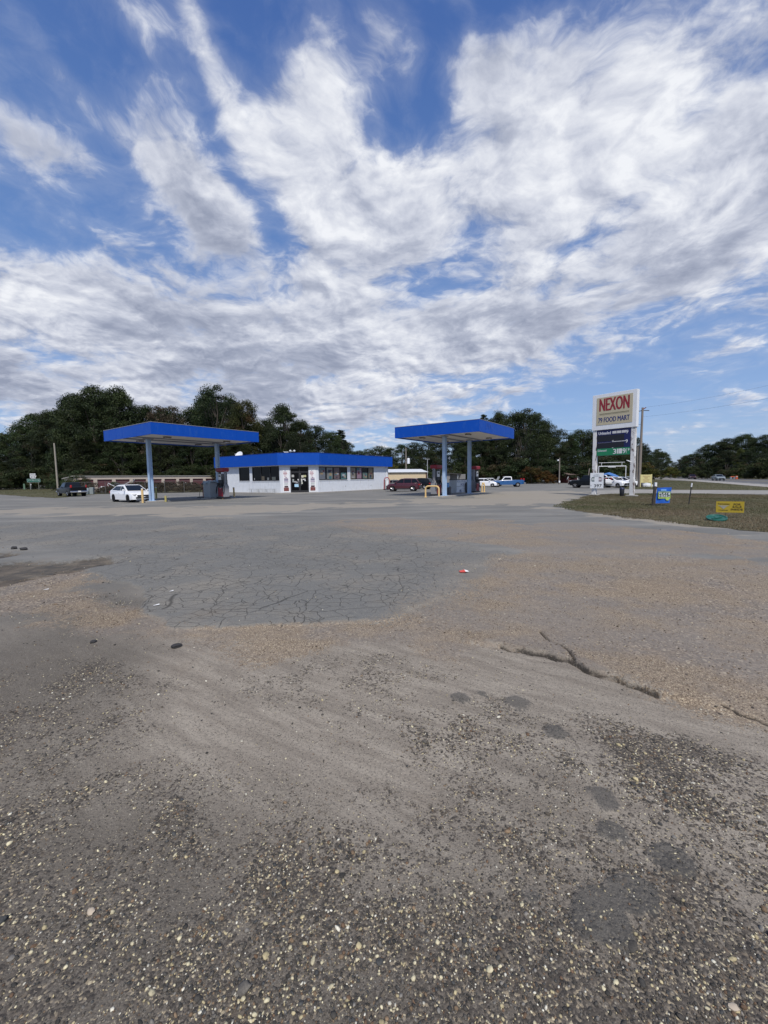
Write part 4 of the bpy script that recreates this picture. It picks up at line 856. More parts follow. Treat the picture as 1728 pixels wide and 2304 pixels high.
tc = car('tarped_car', 'car under a blue tarp behind the right leg of the tall sign', 'car', G(1412, 1092.5) + np.array([.0, 4.5]), R_(-40), 'boxy', PG, rim=GREY)
tp = [(-2.3, .9), (-2.2, 1.75), (-.6, 2.15), (.3, 1.8), (1.2, 1.25), (2.2, 1.15)]
b = MB(); n_ = len(tp); vs = [(x, -1.05, z_ - .25) for x, z_ in tp] + [(x, -.5, z_ + .05) for x, z_ in tp] + [(x, .5, z_ + .08) for x, z_ in tp] + [(x, 1.05, z_ - .25) for x, z_ in tp]
b.add(vs, [(i * n_ + j, i * n_ + j + 1, (i + 1) * n_ + j + 1, (i + 1) * n_ + j) for i in range(3) for j in range(n_ - 1)])
tb = b.build('tarp', M('blue_tarp', (.06, .17, .42), .45, var=.2, vscale=1.5, bump=.03, bscale=4), tc); sm_ = tb.modifiers.new('thick', 'SOLIDIFY'); sm_.thickness = .03
car('grey_car', 'dark grey car with a pale bonnet behind the tall sign and utility pole', 'car', G(1434, 1092.5) + np.array([.5, 2.5]), R_(-15), 'sedan', PSIL, rim=GREY)
hd = math.atan2(-rdd[1], -rdd[0])
c1 = car('highway_car', 'dark red suv driving toward us on the highway', 'car', G(1557, 1078.5), hd, 'suv', PDR, z=.06)
car('highway_car', 'grey green sedan driving on the highway, nearer than the red suv', 'car', G(1616, 1081.5), hd + .12, 'sedan', PSIL, z=.06)
# ------------------------------------------------------------------ tall store sign
pL, pR = np.array([18.11, 35.52]), np.array([19.87, 33.21]); sd = (pR - pL) / np.hypot(*(pR - pL)); sn = np.array([-sd[1], sd[0]])
sgn = thing('store_sign', 'tall white store sign on two peeling posts with red and blue lettering', 'sign', (*((pL + pR) / 2), 0), math.atan2(sd[1], sd[0]))
for x in (-1.5, 1.5):
    p_ = MB().box((x, 0, 2.75), (.30, .30, 5.5), ch=.01).build('post', RUSTW, sgn)
    MB().box((x, 0, .06), (.75, .6, .12), ch=.03).build('footing', CONC, p_)
SB, ST = 5.5, 8.42
MB().box((0, 0, (SB + ST) / 2), (3.46, .42, ST - SB), ch=.012).build('cabinet', WHITE, sgn)
face = MB().box((.03, -.216, (SB + ST) / 2 + .06), (2.80, .02, 2.26)).build('sign_face', M('sign_cream', (.50, .44, .30), .5, var=.06, vscale=.8, dirt=(.42, .37, .26), dirt_amt=.5), sgn)
LRED = M('letter_red', (.27, .015, .025), .5, var=.06); LBLU = M('letter_blue', (.01, .022, .15), .5, var=.06); LWHT = M('letter_white', (.75, .76, .78), .5, var=.04); LBLK = M('letter_black', (.015, .015, .018), .6)
text(face, 'NEXON', -1.12, 1.17, 7.02, 8.06, -.228, LRED, .030)
text(face, '79 FOOD MART', -1.20, 1.23, 6.10, 6.50, -.228, LBLU, .022)
MB().box((.03, -.228, 6.80), (2.3, .006, .045)).box((.03, -.228, 6.72), (2.3, .006, .02)).build('rule', M('rule_olive', (.16, .14, .08), .6), face)
bd = MB().box((0, -.03, 4.42), (2.62, .22, 2.13), ch=.01).build('price_board', M('board_navy', (.008, .012, .085), .4, var=.1), sgn)
MB().box((0, -.146, 3.66), (2.60, .012, .58)).build('diesel_panel', M('diesel_green', (.012, .20, .085), .45, var=.08), bd)
for z_, h_ in ((4.78, .50), (4.18, .44)): MB().box((-.22, -.148, z_), (2.12, .016, h_)).build('blank_panel', M('panel_black', (.010, .010, .014), .4), bd)
text(bd, 'Unleaded', -1.18, -.20, 5.10, 5.34, -.156, LWHT, .02)
for i in range(3): MB().box((.08 + .36 * i, -.146, 5.22), (.32, .012, .20)).build('price_tile', M('tile_grey', (.55, .55, .54), .5), bd)
text(bd, '9', .96, 1.14, 5.04, 5.32, -.156, LWHT, .012)
text(bd, 'Unleaded', -1.18, -.20, 4.40, 4.46, -.156, M('letter_dim', (.25, .25, .3), .5), .0)
for i in range(3): MB().box((.08 + .36 * i, -.146, 4.47), (.34, .012, .055)).build('price_tile', M('tile_grey', (.55, .55, .54), .5), bd)
text(bd, '9', .96, 1.12, 4.30, 4.56, -.156, LWHT, .012)
for z_ in (4.56, 3.965): MB().box((-.02, -.158, z_), (.12, .01, .03)).build('clip', PAPER, bd)
text(bd, 'Diesel', -1.20, -.52, 3.70, 3.86, -.156, LWHT, .02)
text(bd, '3', .02, .26, 3.46, 3.86, -.156, LWHT, .012)
for x0_, x1_ in ((.32, .44), (.47, .72)): MB().box(((x0_ + x1_) / 2, -.154, 3.67), (x1_ - x0_, .012, .40)).build('price_tile', M('tile_white', (.66, .66, .66), .5), bd)
text(bd, '9', .76, .98, 3.46, 3.86, -.156, LWHT, .012)
MB().box((1.04, -.154, 3.67), (.02, .012, .42)).build('rule', LWHT, bd)
text(bd, '9', 1.14, 1.26, 3.66, 3.86, -.156, LWHT, .02)
MB().tube([(1.32, -.2, 2.85), (1.12, -.24, 2.9), (1.5, -.22, 2.72)], .03, 6).build('floodlight_arm', WHITE, sgn)
# small price sign on the left leg
q = pL - sn * .0; ps = thing('price_sign', 'white 397 price sign with two small pump drawings on the left sign leg', 'sign', (*(pL + np.array([-.10, -.24])), 0), math.atan2(sd[1], sd[0]) + .35)
pp = MB().box((.12, 0, 1.28), (1.02, .03, 1.30)).build('panel', M('panel_white', (.66, .69, .73), .5, var=.05), ps)
text(pp, '397', -.08, .50, .72, .98, -.022, LBLK, .01); text(pp, '$', -.33, -.29, .80, .93, -.022, LBLK, .0)
text(pp, 'LUCKY', -.09, .28, 1.76, 1.81, -.022, M('letter_grey', (.2, .24, .25), .6), .0); text(pp, 'PRICE IS', -.16, .34, 1.63, 1.70, -.022, M('letter_grey', (.2, .24, .25), .6), .0)
for x, cc_ in ((-.16, (.01, .05, .05)), (.36, (.06, .012, .03))):
    b = MB(); m__ = M('pumpmark' + str(cc_), cc_, .6)
    for z_ in (1.53, 1.25): b.box((x, -.02, z_), (.20, .01, .07))
    b.box((x + (-.14 if x < 0 else .14), -.02, 1.38), (.025, .01, .28)); b.build('pump_drawing', m__, pp)
    MB().box((x, -.02, 1.39), (.20, .008, .18)).build('pump_window', M('pumpwin' + str(cc_), tuple(.45 + c for c in cc_), .6), pp)
# litter bin by the sign
def bin_(label, p, m, s=1., band=None, name='trash_bin'):
    r = thing(name, label, 'trash bin', (*p, .02), .3)
    MB().lathe([(.20 * s, 0), (.23 * s, .05), (.27 * s, .80 * s), (.26 * s, .82 * s)], 18).build('drum', m, r, smooth=True)
    MB().lathe([(.285 * s, .80 * s), (.285 * s, .88 * s), (.22 * s, 1.0 * s), (.10 * s, 1.05 * s)], 18).build('lid', m if band is None else band, r, smooth=True)
    return r
bin_('black trash bin standing by the right leg of the tall sign', pR + np.array([-.55, .35]), M('bin_black', (.012, .013, .018), .5), .68, M('bin_navy', (.015, .02, .06), .5))
# right hand poles
def pole(name, label, base, topz, r0, r1, lean=(0, 0), mat=WOOD, cat='utility pole'):
    t = thing(name, label, cat, (*base, 0)); MB().tube([(0, 0, -.3), (lean[0] * .5, lean[1] * .5, topz / 2), (lean[0], lean[1], topz)], [r0, (r0 + r1) / 2, r1], 12).build('shaft', mat, t, smooth=True); return t
ub = np.array([36.0, 58.4]); ut = at(1446, 917, 58.4)
up_ = pole('utility_pole', 'tall wooden utility pole with a short crossarm right of the store sign', ub, ut[2], .20, .13, (ut[0] - ub[0], 0))
lx = ut[0] - ub[0]
MB().tube([(lx - .95, .1, ut[2] - .62), (lx, 0, ut[2] - .38)], .05).tube([(lx, 0, ut[2] - .40), (lx + .8, -.2, ut[2] - .45)], .05).build('crossarm', DARKWOOD, up_)
MB().tube([(lx, -.1, ut[2] - .25), (lx + .32, -.25, ut[2] - .02)], .06).build('insulator', M('rust_red', (.22, .05, .04), .6), up_)
pole('wood_post', 'thin grey post standing just behind the tall utility pole', at(1432, 1090, 62)[:2], at(1432, 1005, 62)[2], .11, .09, mat=WOOD, cat='post')
def wire(name, label, pts, r=.012, sag=.5):
    out = []
    for a, c in zip(pts[:-1], pts[1:]):
        a, c = np.array(a), np.array(c)
        for t in np.linspace(0, 1, 14)[:-1]: out.append(a + (c - a) * t - np.array([0, 0, sag * 4 * t * (1 - t)]))
    out.append(np.array(pts[-1])); o = MB().tube(out, r, 5).build(name, M('cable', (.05, .05, .055), .6)); return tag(o, label, 'power line')
wa = at(1728, 846, 40); wb = at(1728, 880, 40)
a_ = np.array([ut[0] + .2, ut[1] - .2, ut[2]]); c_ = np.array([ut[0], ut[1], at(1446, 938, 58.4)[2]])
wire('power_line', 'upper overhead cable from the tall utility pole to the right', [a_, a_ + (wa - a_) * 2.2], .007, .9)
wire('power_line', 'lower overhead cable from the tall utility pole to the right', [c_, c_ + (wb - c_) * 2.2], .007, .7)
tb_ = G(914, 1091) if 0 else at(914, 1090, 96)[:2]; tt = at(914, 1008, 96)
tpol = pole('utility_pole', 'wooden utility pole with white transformer behind the tan building', tb_, tt[2], .17, .12)
MB().lathe([(.05, 0), (.32, .02), (.32, 1.15), (.2, 1.25), (.05, 1.3)], 14, (.55, -.2, tt[2] - 3.6)).build('transformer', WHITE, tpol, smooth=True)
wire('power_line', 'overhead cable crossing behind the right canopy to the tall sign side', [tt - np.array([0, 0, .3]), at(1155, 962, 80), c_ - np.array([0, 0, 1.0])], .02, .7)
wire('power_line', 'service cable from the rear utility pole down to the store roof', [tt - np.array([0, 0, .6]), at(790, 1023, 60)], .02, .6)
tl = at(962, 1090, 90)[:2]; tpo = pole('lamp_pole', 'thin pole with a flat lamp head behind the tan building', tl, at(962, 1033, 90)[2], .07, .05, mat=LGREY, cat='lamp pole')
MB().box((0, 0, at(962, 1033, 90)[2]), (1.0, .2, .08)).build('lamp_head', LGREY, tpo)
yp = G(1258, 1090); ytop = at(1258, 1030, yp[1])[2]; yl = pole('yard_light_pole', 'grey yard light pole with white meter box by the red shop', yp, ytop, .13, .10, cat='lamp pole')
MB().tube([(0, 0, ytop - .4), (-.3, -.1, ytop - .42)], .03).lathe([(.05, -.2), (.17, -.15), (.10, .1)], 10, (-.35, -.1, ytop - .45)).build('lamp_head', WHITE, yl)
MB().box((0, -.16, .55), (.30, .14, .42), ch=.04).build('meter_box', WHITE, yl)
ptn = at(1326, 1054, 92); pbs = at(1322, 1092, 92)
pole('leaning_post', 'short leaning post between the red shop and the price sign', pbs[:2], ptn[2], .12, .10, (ptn[0] - pbs[0], 0), cat='post')
fl = G(131, 1107); flt = at(121.7, 997, fl[1]); pole('leaning_pole', 'leaning bare wooden pole behind the black pickup', fl, flt[2], .17, .12, (flt[0] - fl[0], 0), mat=M('pale_wood', (.30, .27, .22), .85, var=.2))
# pipe frame far behind the sign
fa = at(1346, 1092, 66); fb_ = at(1407, 1092, 66); fz = at(1376, 1049, 66)[2]
fr_ = thing('pipe_frame', 'white pipe gate frame behind the tall store sign', 'frame', (fa[0], fa[1], 0)); L_ = fb_[0] - fa[0]
MB().tube([(0, 0, fz), (L_, 0, fz)], .06).tube([(0, 0, fz + .55), (L_ * .95, 0, fz + .62)], .03).tube([(L_ * .1, 0, fz), (L_ * .1, 0, fz + .55)], .03).tube([(L_ * .85, 0, fz), (L_ * .85, 0, fz + .6)], .03).build('top_bar', WHITE, fr_)
for x in (0, L_): MB().tube([(x, 0, 0), (x, 0, fz)], .055).build('upright', WHITE, fr_)
MB().box((L_ * .48, -.03, fz - .12), (1.2, .05, .16)).build('name_plate', LGREY, fr_)
# yellow sign board
yb = G(1453, 1096); ys = thing('yellow_sign', 'pale yellow notice board on two posts with faded red writing', 'sign', (*yb, 0), R_(-20))
YS = M('sign_yellow', (.66, .58, .26), .6, var=.06, dirt=(.5, .48, .3), dirt_amt=.4)
for x in (-.66, .66): MB().box((x, 0, .9), (.10, .10, 1.8)).build('post', YS, ys)
yp_ = MB().box((0, -.02, 1.18), (1.22, .05, 1.12)).build('panel', YS, ys); RW = M('faded_red', (.35, .16, .07), .6)
for z_, w_ in ((1.52, .85), (1.28, .42), (1.02, .8), (.84, .66)):
    b = MB()
    for i in range(9): b.box(((i - 4) / 9 * w_, -.052, z_ + .012 * math.cos(i)), (w_ / 9 * .7, .008, .06 if z_ != 1.28 else .10))
    b.build('faded_writing', RW, yp_)
jt = G(1463, 1095) + np.array([.1, .9]); t = thing('junk_pile', 'crumpled white sheet over junk behind the yellow sign', 'junk', (*jt, 0)); g = random.Random(4)
b = MB(); b.lathe([(.75, 0), (.7, .25), (.45, .46), (.15, .52), (.02, .5)], 9); b.build('sheet', M('sheet_white', (.6, .62, .62), .7, bump=.05, bscale=5), t); MB().box((-1.0, .2, .22), (.9, .6, .42), .5, ch=.05).build('scrap', DARK, t)
# lottery banner, posts, roadside signs
bp_ = G(1468.5, 1138); btp = at(1474, 1094, bp_[1])
po = thing('banner_post', 'leaning dark post holding the blue play here banner', 'post', (*bp_, 0)); lean = btp[0] - bp_[0]
MB().tube([(0, 0, -.2), (lean, 0, btp[2])], .075, 6).build('shaft', DARKWOOD, po); MB().box((lean + .02, 0, btp[2] + .09), (.11, .09, .24)).build('white_cap', WHITE, po); MB().tube([(lean, 0, btp[2]), (lean + .45, -.05, btp[2] - .24)], .03, 6).build('bracket', DARKWOOD, po)
bc = at(1493, 1115, bp_[1] - .12); bw, bh = .72, .86
bn = thing('lottery_banner', 'blue banner reading PLAY HERE hanging beside a leaning post', 'banner', (bc[0], bc[1], bc[2] - bh / 2), R_(-8))
cl = MB(); nx = 8
for side, y in ((0, 0), (1, .012)): cl.add([((i / nx - .5) * bw + .06 * j / 6 - .03, y + .03 * math.sin(i * .9 + j * .5), j / 6 * bh + .02 * (i / nx)) for j in range(7) for i in range(nx + 1)], [((j * (nx + 1) + i, j * (nx + 1) + i + 1, (j + 1) * (nx + 1) + i + 1, (j + 1) * (nx + 1) + i)[::1 if side == 0 else -1]) for j in range(6) for i in range(nx)])
BB_ = M('banner_blue', (.015, .11, .50), .5, var=.1); cloth = cl.build('cloth', BB_, bn, smooth=True)
MB().box((.015, -.045, .46), (.62, .01, .38)).build('lime_frame', M('lime', (.38, .52, .12), .5), cloth); MB().box((.015, -.052, .48), (.57, .008, .28)).build('dark_field', M('field_dark', (.03, .07, .06), .5), cloth)
text(cloth, 'PLAY', -.245, .17, .49, .60, -.060, LWHT, .012); text(cloth, 'HERE', -.245, .17, .355, .465, -.060, LWHT, .012); text(cloth, '!', .215, .275, .36, .60, -.060, LWHT, .012)
MB().box((-.03, -.045, .735), (.28, .008, .07)).build('logo_bar', M('sky_blue', (.22, .45, .8), .5), cloth)
MB().lathe([(.02, -.01), (.10, -.01), (.10, .004), (.02, .004)], 16, (.18, -.055, .26), 'y').build('lime_ball', M('lime', (.38, .52, .12), .5), cloth)
tb0 = G(1549, 1135); tt0 = at(1557, 1087, tb0[1]); tpp = thing('fence_post', 'thin leaning metal stake with a white tip in the grass', 'post', (*tb0, 0)); l2 = tt0[0] - tb0[0]
MB().tube([(0, 0, -.1), (l2 * .82, 0, tt0[2] * .82)], .028, 5).build('shaft', DARK, tpp); MB().tube([(l2 * .82, 0, tt0[2] * .82), (l2, 0, tt0[2])], .034, 5).build('white_tip', WHITE, tpp)
fp = G(1641, 1166); fs_ = thing('yard_sign', 'yellow FOR SALE INSIDE yard sign on wire legs', 'sign', (*fp, .02), R_(-26))
yz = .20; ypn = MB().box((0, 0, yz + .215), (.86, .012, .43)).build('panel', M('yard_yellow', (.36, .26, .015), .55, var=.06), fs_)
for x in (-.12, .22): MB().tube([(x, 0, -.1), (x, 0, yz + .1)], .006, 5).build('wire_leg', DARK, fs_)
BK = M('print_brown', (.03, .018, .012), .6)
text(ypn, 'FOR', .11, .32, yz + .285, yz + .355, -.008, BK, .012); text(ypn, 'SALE', .08, .35, yz + .19, yz + .26, -.008, BK, .012); text(ypn, 'INSIDE', .03, .39, yz + .09, yz + .16, -.008, BK, .012)
text(ypn, 'Tennessee', -.38, -.02, yz + .31, yz + .365, -.008, BK, .0); text(ypn, 'Hemp', -.34, -.06, yz + .065, yz + .115, -.008, BK, .0)
MB().box((-.20, -.008, yz + .265), (.34, .006, .02)).plate([(-.33, -.010, yz + .25), (-.20, -.010, yz + .13), (-.08, -.010, yz + .25)], .003).build('emblem', M('emblem_grey', (.28, .27, .22), .6, var=.5, vscale=30), ypn)
lp = G(1612, 1172); ld = thing('green_lid', 'green round plastic lid lying tilted on the dry grass edge', 'lid', (*lp, .07))
lo_ = MB().lathe([(.01, .02), (.20, .02), (.26, .035), (.285, .07), (.31, .07), (.315, .04), (.29, .0), (.20, -.02), (.01, -.02)], 30).build('disc', M('lid_green', (.012, .10, .075), .4, var=.15, dirt=(.1, .16, .13), dirt_amt=.5), ld, smooth=True); lo_.rotation_euler = (R_(14), R_(-9), 0)
b = MB(); b.box((0, 0, .045), (.34, .05, .03)); b.box((.08, .10, .04), (.16, .10, .02), .5); hx = b.build('handle', M('lid_green', (.012, .10, .075)), ld); hx.rotation_euler = lo_.rotation_euler
# ------------------------------------------------------------------ left canopy furniture
def bollard(label, px, py, h, lean=0., r=.085, mat=YEL):
    p = G(px, py); t = thing('bollard', label, 'bollard', (*p, 0), 0, 'yellow bollards round the pumps')
    MB().tube([(0, 0, -.1), (lean, 0, h)], r, 12).build('pipe', mat, t, smooth=True); MB().lathe([(r * 1.02, 0), (r * .8, r * .5), (.01, r * .62)], 12, (lean, 0, h)).build('cap', mat if h < 1 else WHITE, t, smooth=True)
bollard('tall yellow bollard in front of the white sedan', 321.5, 1131.5, 1.12)
bollard('tall dull yellow bollard just right of the near left canopy post', 352, 1122, 1.12, mat=M('bollard_olive', (.42, .36, .12), .7, var=.2))
bollard('short dull yellow bollard beside the pump island, left canopy', 373, 1129, .46, mat=M('bollard_olive', (.42, .36, .12)))
bollard('leaning yellow bollard against the tarp covered cabinet', 484.5, 1121.5, .98, -.06)
bollard('short yellow bollard in front of the left red pump', 502, 1123, .62)
bollard('tall yellow bollard right of the left red pump', 527.5, 1120.5, 1.02, -.04)
cb = G(474, 1120, .1); ct = thing('covered_cabinet', 'grey metal cabinet under a crumpled tarp beside the left canopy post', 'cabinet', (*cb, .12), th1 - math.pi / 2)
MB().box((0, 0, .72), (1.12, .72, 1.44), ch=.02).build('cabinet', M('cab_grey', (.30, .32, .33), .55, var=.15, dirt=(.2, .2, .19), dirt_amt=.6), ct)
g = random.Random(8); tv, tf = [], []; nx, ny = 10, 7
for j in range(ny):
    for i in range(nx):
        x, y = (i / (nx - 1) - .5) * 1.34, (j / (ny - 1) - .5) * .92; edge = max(abs(x) / .56, abs(y) / .36); tv.append((x, y, 1.60 + .05 * math.sin(i * 1.3 + j) + g.uniform(-.04, .04) - (0.20 * (edge - .98) / .25 if edge > .98 else 0)))
for j in range(ny - 1):
    for i in range(nx - 1): tf.append((j * nx + i, j * nx + i + 1, (j + 1) * nx + i + 1, (j + 1) * nx + i))
MB().add(tv, tf).build('tarp', M('tarp_grey', (.28, .34, .37), .35, var=.25, vscale=2, dirt=(.12, .14, .15), dirt_amt=.6), ct, smooth=True)
MB().box((-.85, -.1, 1.30), (.5, .3, .16), ch=.03).build('meter_head', DARK, ct); MB().box((0, 0, 1.5), (1.0, .6, .14)).build('top', GREY, ct)
rs = G(457.5, 1120); rt_ = thing('air_stand', 'small dark red stand with a flat foot left of the covered cabinet', 'stand', (*rs, 0), .3)
MB().box((0, 0, .55), (.08, .08, 1.1)).build('post', M('stand_red', (.14, .02, .025), .5), rt_); MB().box((-.25, 0, .04), (.65, .12, .07)).box((.25, 0, .30), (.5, .06, .05)).build('foot', DARK, rt_); MB().tube([(-.05, -.05, 1.0), (-.3, -.1, .6), (-.35, -.1, .12)], .02).build('hose', BLACK, rt_)
# ------------------------------------------------------------------ right canopy furniture
def hoop(label, a, c, h):
    a, c = np.array(a), np.array(c); t = thing('hoop_bollard', label, 'bollard', (*a, 0), math.atan2(*(c - a)[::-1]), 'yellow bollards round the pumps'); w = np.hypot(*(c - a)); r = .28
    pts = [(0, 0, -.1), (0, 0, h - r)] + [(r - r * math.cos(x), 0, h - r + r * math.sin(x)) for x in np.linspace(.2, math.pi / 2, 6)] + [(w - r + r * math.sin(x), 0, h - r + r * math.cos(x)) for x in np.linspace(0, math.pi / 2 - .2, 6)] + [(w, 0, h - r), (w, 0, -.1)]
    MB().tube(pts, .075, 12).build('pipe', YEL, t, smooth=True); b = MB()
    for x in (0, w): b.lathe([(.14, 0), (.14, .05), (.08, .06)], 12, (x, 0, 0))
    b.build('base_flange', YEL, t)
hoop('yellow hoop guard in front of the near right pump', G(957.5, 1119.0), G(987.5, 1119.4), .98)
h2 = G(1079, 1107.5), G(1086.5, 1107); hoop('yellow hoop guard beside the far right pump', h2[0] + np.array([.35, .3]), h2[1] + np.array([.12, -.2]), 1.02)
bin_('dark grey trash bin beside the near right canopy post', G(1010, 1115.2), M('bin_grey', (.10, .10, .105), .6), .85)
bin_('dark grey trash bin by the far post, right of the ice chest', G(1053, 1110.5), M('bin_grey', (.10, .10, .105), .6), 1.15)
tw = at(1006.5, 1092, 38.7); tdn = thing('towel_dispenser', 'light blue towel box fixed to the near right canopy post', 'dispenser', (tw[0] - .02, tw[1], tw[2] - .2), th2); MB().box((0, 0, .2), (.34, .3, .38), ch=.03).build('box', M('towel_blue', (.10, .30, .60), .5), tdn); MB().box((0, 0, .42), (.42, .38, .06)).build('lid', M('towel_blue', (.10, .30, .60)), tdn)
ic = (G(1027, 1112.5) + G(1051, 1110)) / 2 + V_ * .42; icw = float(np.hypot(*(G(1047, 1110) - G(1026, 1112.5)))) * .86
ice = thing('ice_chest', 'white ice chest with dark blue lettering between the canopy posts', 'ice chest', (*ic, .10), th2 - R_(0))
MB().box((0, 0, .70), (icw, .80, 1.32), ch=.02).build('cabinet', LGREY, ice); MB().box((0, 0, 1.39), (icw + .04, .84, .06)).build('top', DARK, ice)
for z_, h_ in ((1.22, .22), (.90, .36), (.56, .22), (.26, .34)): MB().box((0, -.406, z_), (icw - .12, .012, h_)).build('front_panel', WHITE, ice)
ILB = M('ice_blue', (.03, .04, .16), .5); text(ice, 'ICE', -.25, .45, .78, 1.0, -.416, ILB, .015); text(ice, 'PURE', -icw / 2 + .15, icw / 2 - .3, 1.18, 1.27, -.416, ILB, .02); text(ice, 'BAG', -.55, -.1, .14, .38, -.416, ILB, .015)
n4 = at(1008, 1031, 38.9); nm = thing('number_sign', 'small dark flag sign with a white 4 on the canopy post', 'sign', (n4[0], n4[1], n4[2] - .3), R_(4)); MB().box((0, 0, .3), (.62, .03, .55)).build('panel', M('sign_dkgreen', (.01, .03, .03), .5), nm); text(nm, '4', -.02, .22, .14, .46, -.022, LWHT, .02); MB().box((-.24, -.02, .28), (.10, .01, .34)).build('patch', PAPER, nm)
av = at(870.5, 1092, 61.5)[:2]; avt = thing('air_vacuum_machine', 'red and white arched air machine at the right end of the store', 'air machine', (*av, .115), R_(10))
MB().box((0, 0, .7), (.62, .5, 1.4), ch=.03).build('cabinet', LGREY, avt); MB().box((0, -.26, .9), (.30, .03, .8)).build('front_panel', WHITE, avt)
MB().tube([(-.42, 0, 0), (-.40, 0, 1.35), (-.25, 0, 1.66), (0, 0, 1.74), (.25, 0, 1.66), (.40, 0, 1.35), (.42, 0, 0)], .07, 8).build('red_arch', M('arch_red', (.34, .06, .07), .5), avt, smooth=True)
# ------------------------------------------------------------------ storage sheds on the left
s0 = np.array([-53.7, 72.0]); SLn, SDp = 36., 4.6
st = thing('storage_sheds', 'long tan storage row with maroon roller doors behind the left canopy', 'storage building', (*s0, 0), TH)
ops = []; x = .55
while x < SLn - 2.8: ops.append((x, x + 2.42, 0., 2.22)); x += 3.0
pts0, pts1 = np.array([0., 0.]), np.array([SLn, 0.]); b, e_, nn_, a_g = wall_run(pts0, pts1, ops, False, 0., 2.72, .25); b.build('front_wall', TANS, st)
b = MB(); b.prism([(0, .25), (.2, .25), (.2, SDp), (0, SDp)], 0, 2.5); b.prism([(SLn - .2, .25), (SLn, .25), (SLn, SDp), (SLn - .2, SDp)], 0, 2.5); b.prism([(.2, SDp - .2), (SLn - .2, SDp - .2), (SLn - .2, SDp), (.2, SDp)], 0, 2.3); b.build('wall', TANS, st)
for o in ops:
    b = MB(); b.box(((o[0] + o[1]) / 2, .18, 1.11), (2.42, .04, 2.2))
    for z_ in np.arange(.2, 2.2, .22): b.box(((o[0] + o[1]) / 2, .155, z_), (2.40, .02, .05))
    b.build('roller_door', MAROON, st)
b = MB(); b.add([(-.3, -.12, 2.76), (SLn + .3, -.12, 2.76), (SLn + .3, SDp + .2, 2.36), (-.3, SDp + .2, 2.36), (-.3, -.12, 2.90), (SLn + .3, -.12, 2.90), (SLn + .3, SDp + .2, 2.50), (-.3, SDp + .2, 2.50)], [(3, 2, 1, 0), (4, 5, 6, 7), (0, 1, 5, 4), (1, 2, 6, 5), (2, 3, 7, 6), (3, 0, 4, 7)]); b.build('roof', M('shed_roof', (.34, .32, .29), .6, var=.1), st)
MB().box((.9, -.02, 1.4), (.08, .03, 1.0)).box((-.02, 1.4, 1.3), (.03, .5, .7)).build('rust_stain', M('rust', (.12, .05, .03), .8), st)
# chain link fence and junk in front
f0, f1 = G(147, 1113), G(458, 1107.8); fd_ = (f1 - f0) / np.hypot(*(f1 - f0)); FL = float(np.hypot(*(f1 - f0)))
fe = thing('chain_link_fence', 'grey chain link fence along the junk yard and storage sheds', 'fence', (*f0, 0), math.atan2(fd_[1], fd_[0])); GALV = M('galvanised', (.13, .13, .125), .6, .2)
for x in np.linspace(0, FL, 8): MB().tube([(x, 0, 0), (x, 0, 1.78)], .035, 8).build('post', GALV, fe)
MB().tube([(0, 0, 1.74), (FL, 0, 1.74)], .022, 6).build('top_rail', GALV, fe)
b = MB(); x = -1.7
while x < FL:
    for s_ in (1, -1):
        a0, a1 = (x, 0.) if s_ > 0 else (x, 1.7); xs_, xe = x, x + 1.7; ya, yb_ = (0., 1.7) if s_ > 0 else (1.7, 0.)
        if xs_ < 0: ya += (yb_ - ya) * (-xs_ / 1.7); xs_ = 0
        if xe > FL: yb_ = ya + (yb_ - ya) * ((FL - xs_) / (xe - xs_)); xe = FL
        if xe - xs_ > .05: b.add([(xs_, .004 * s_, ya - .0025), (xs_, .004 * s_, ya + .0025), (xe, .004 * s_, yb_ + .0025), (xe, .004 * s_, yb_ - .0025)], [(0, 1, 2, 3)])
    x += .14
b.build('wire_mesh', GALV, fe)
def junk(name, label, px, py, dy, fn, cat='junk', rz=0.):
    p = G(px, py) + np.array([0., dy]); t = thing(name, label, cat, (*p, 0), rz); fn(t); return t
def washer(t):
    MB().box((0, 0, .45), (.62, .62, .86), ch=.03).build('casing', WHITE, t); MB().box((0, .22, .95), (.60, .16, .16), ch=.03).build('control_panel', WHITE, t); MB().box((.55, .1, .85), (.45, .35, .25), .4).build('dark_scrap', DARK, t)
junk('washing_machine', 'old white washing machine on the scrap heap behind the sedan', 218.5, 1109, 1.2, washer)
junk('white_tub', 'round white tub lying on the ground left of the white sedan', 229.5, 1109.5, .3, lambda t: MB().lathe([(.22, 0), (.34, .12), (.36, .34), (.26, .46), (.02, .5)], 14).build('tub', WHITE, t, smooth=True))
def barrel(t): MB().lathe([(.26, 0), (.29, .04), (.29, .42), (.30, .45), (.29, .48), (.29, .86), (.26, .9), (.02, .9)], 16).build('drum', M('drum_blue', (.25, .31, .33), .6, var=.25), t, smooth=True); MB().box((.62, .1, .5), (.5, .45, 1.0), .2, ch=.03).build('crate', M('crate_grey', (.22, .25, .25), .7, var=.3), t)
junk('blue_barrel', 'pale blue barrel and crate by the fence right of the black pickup', 190, 1112.5, .6, barrel, 'barrel')
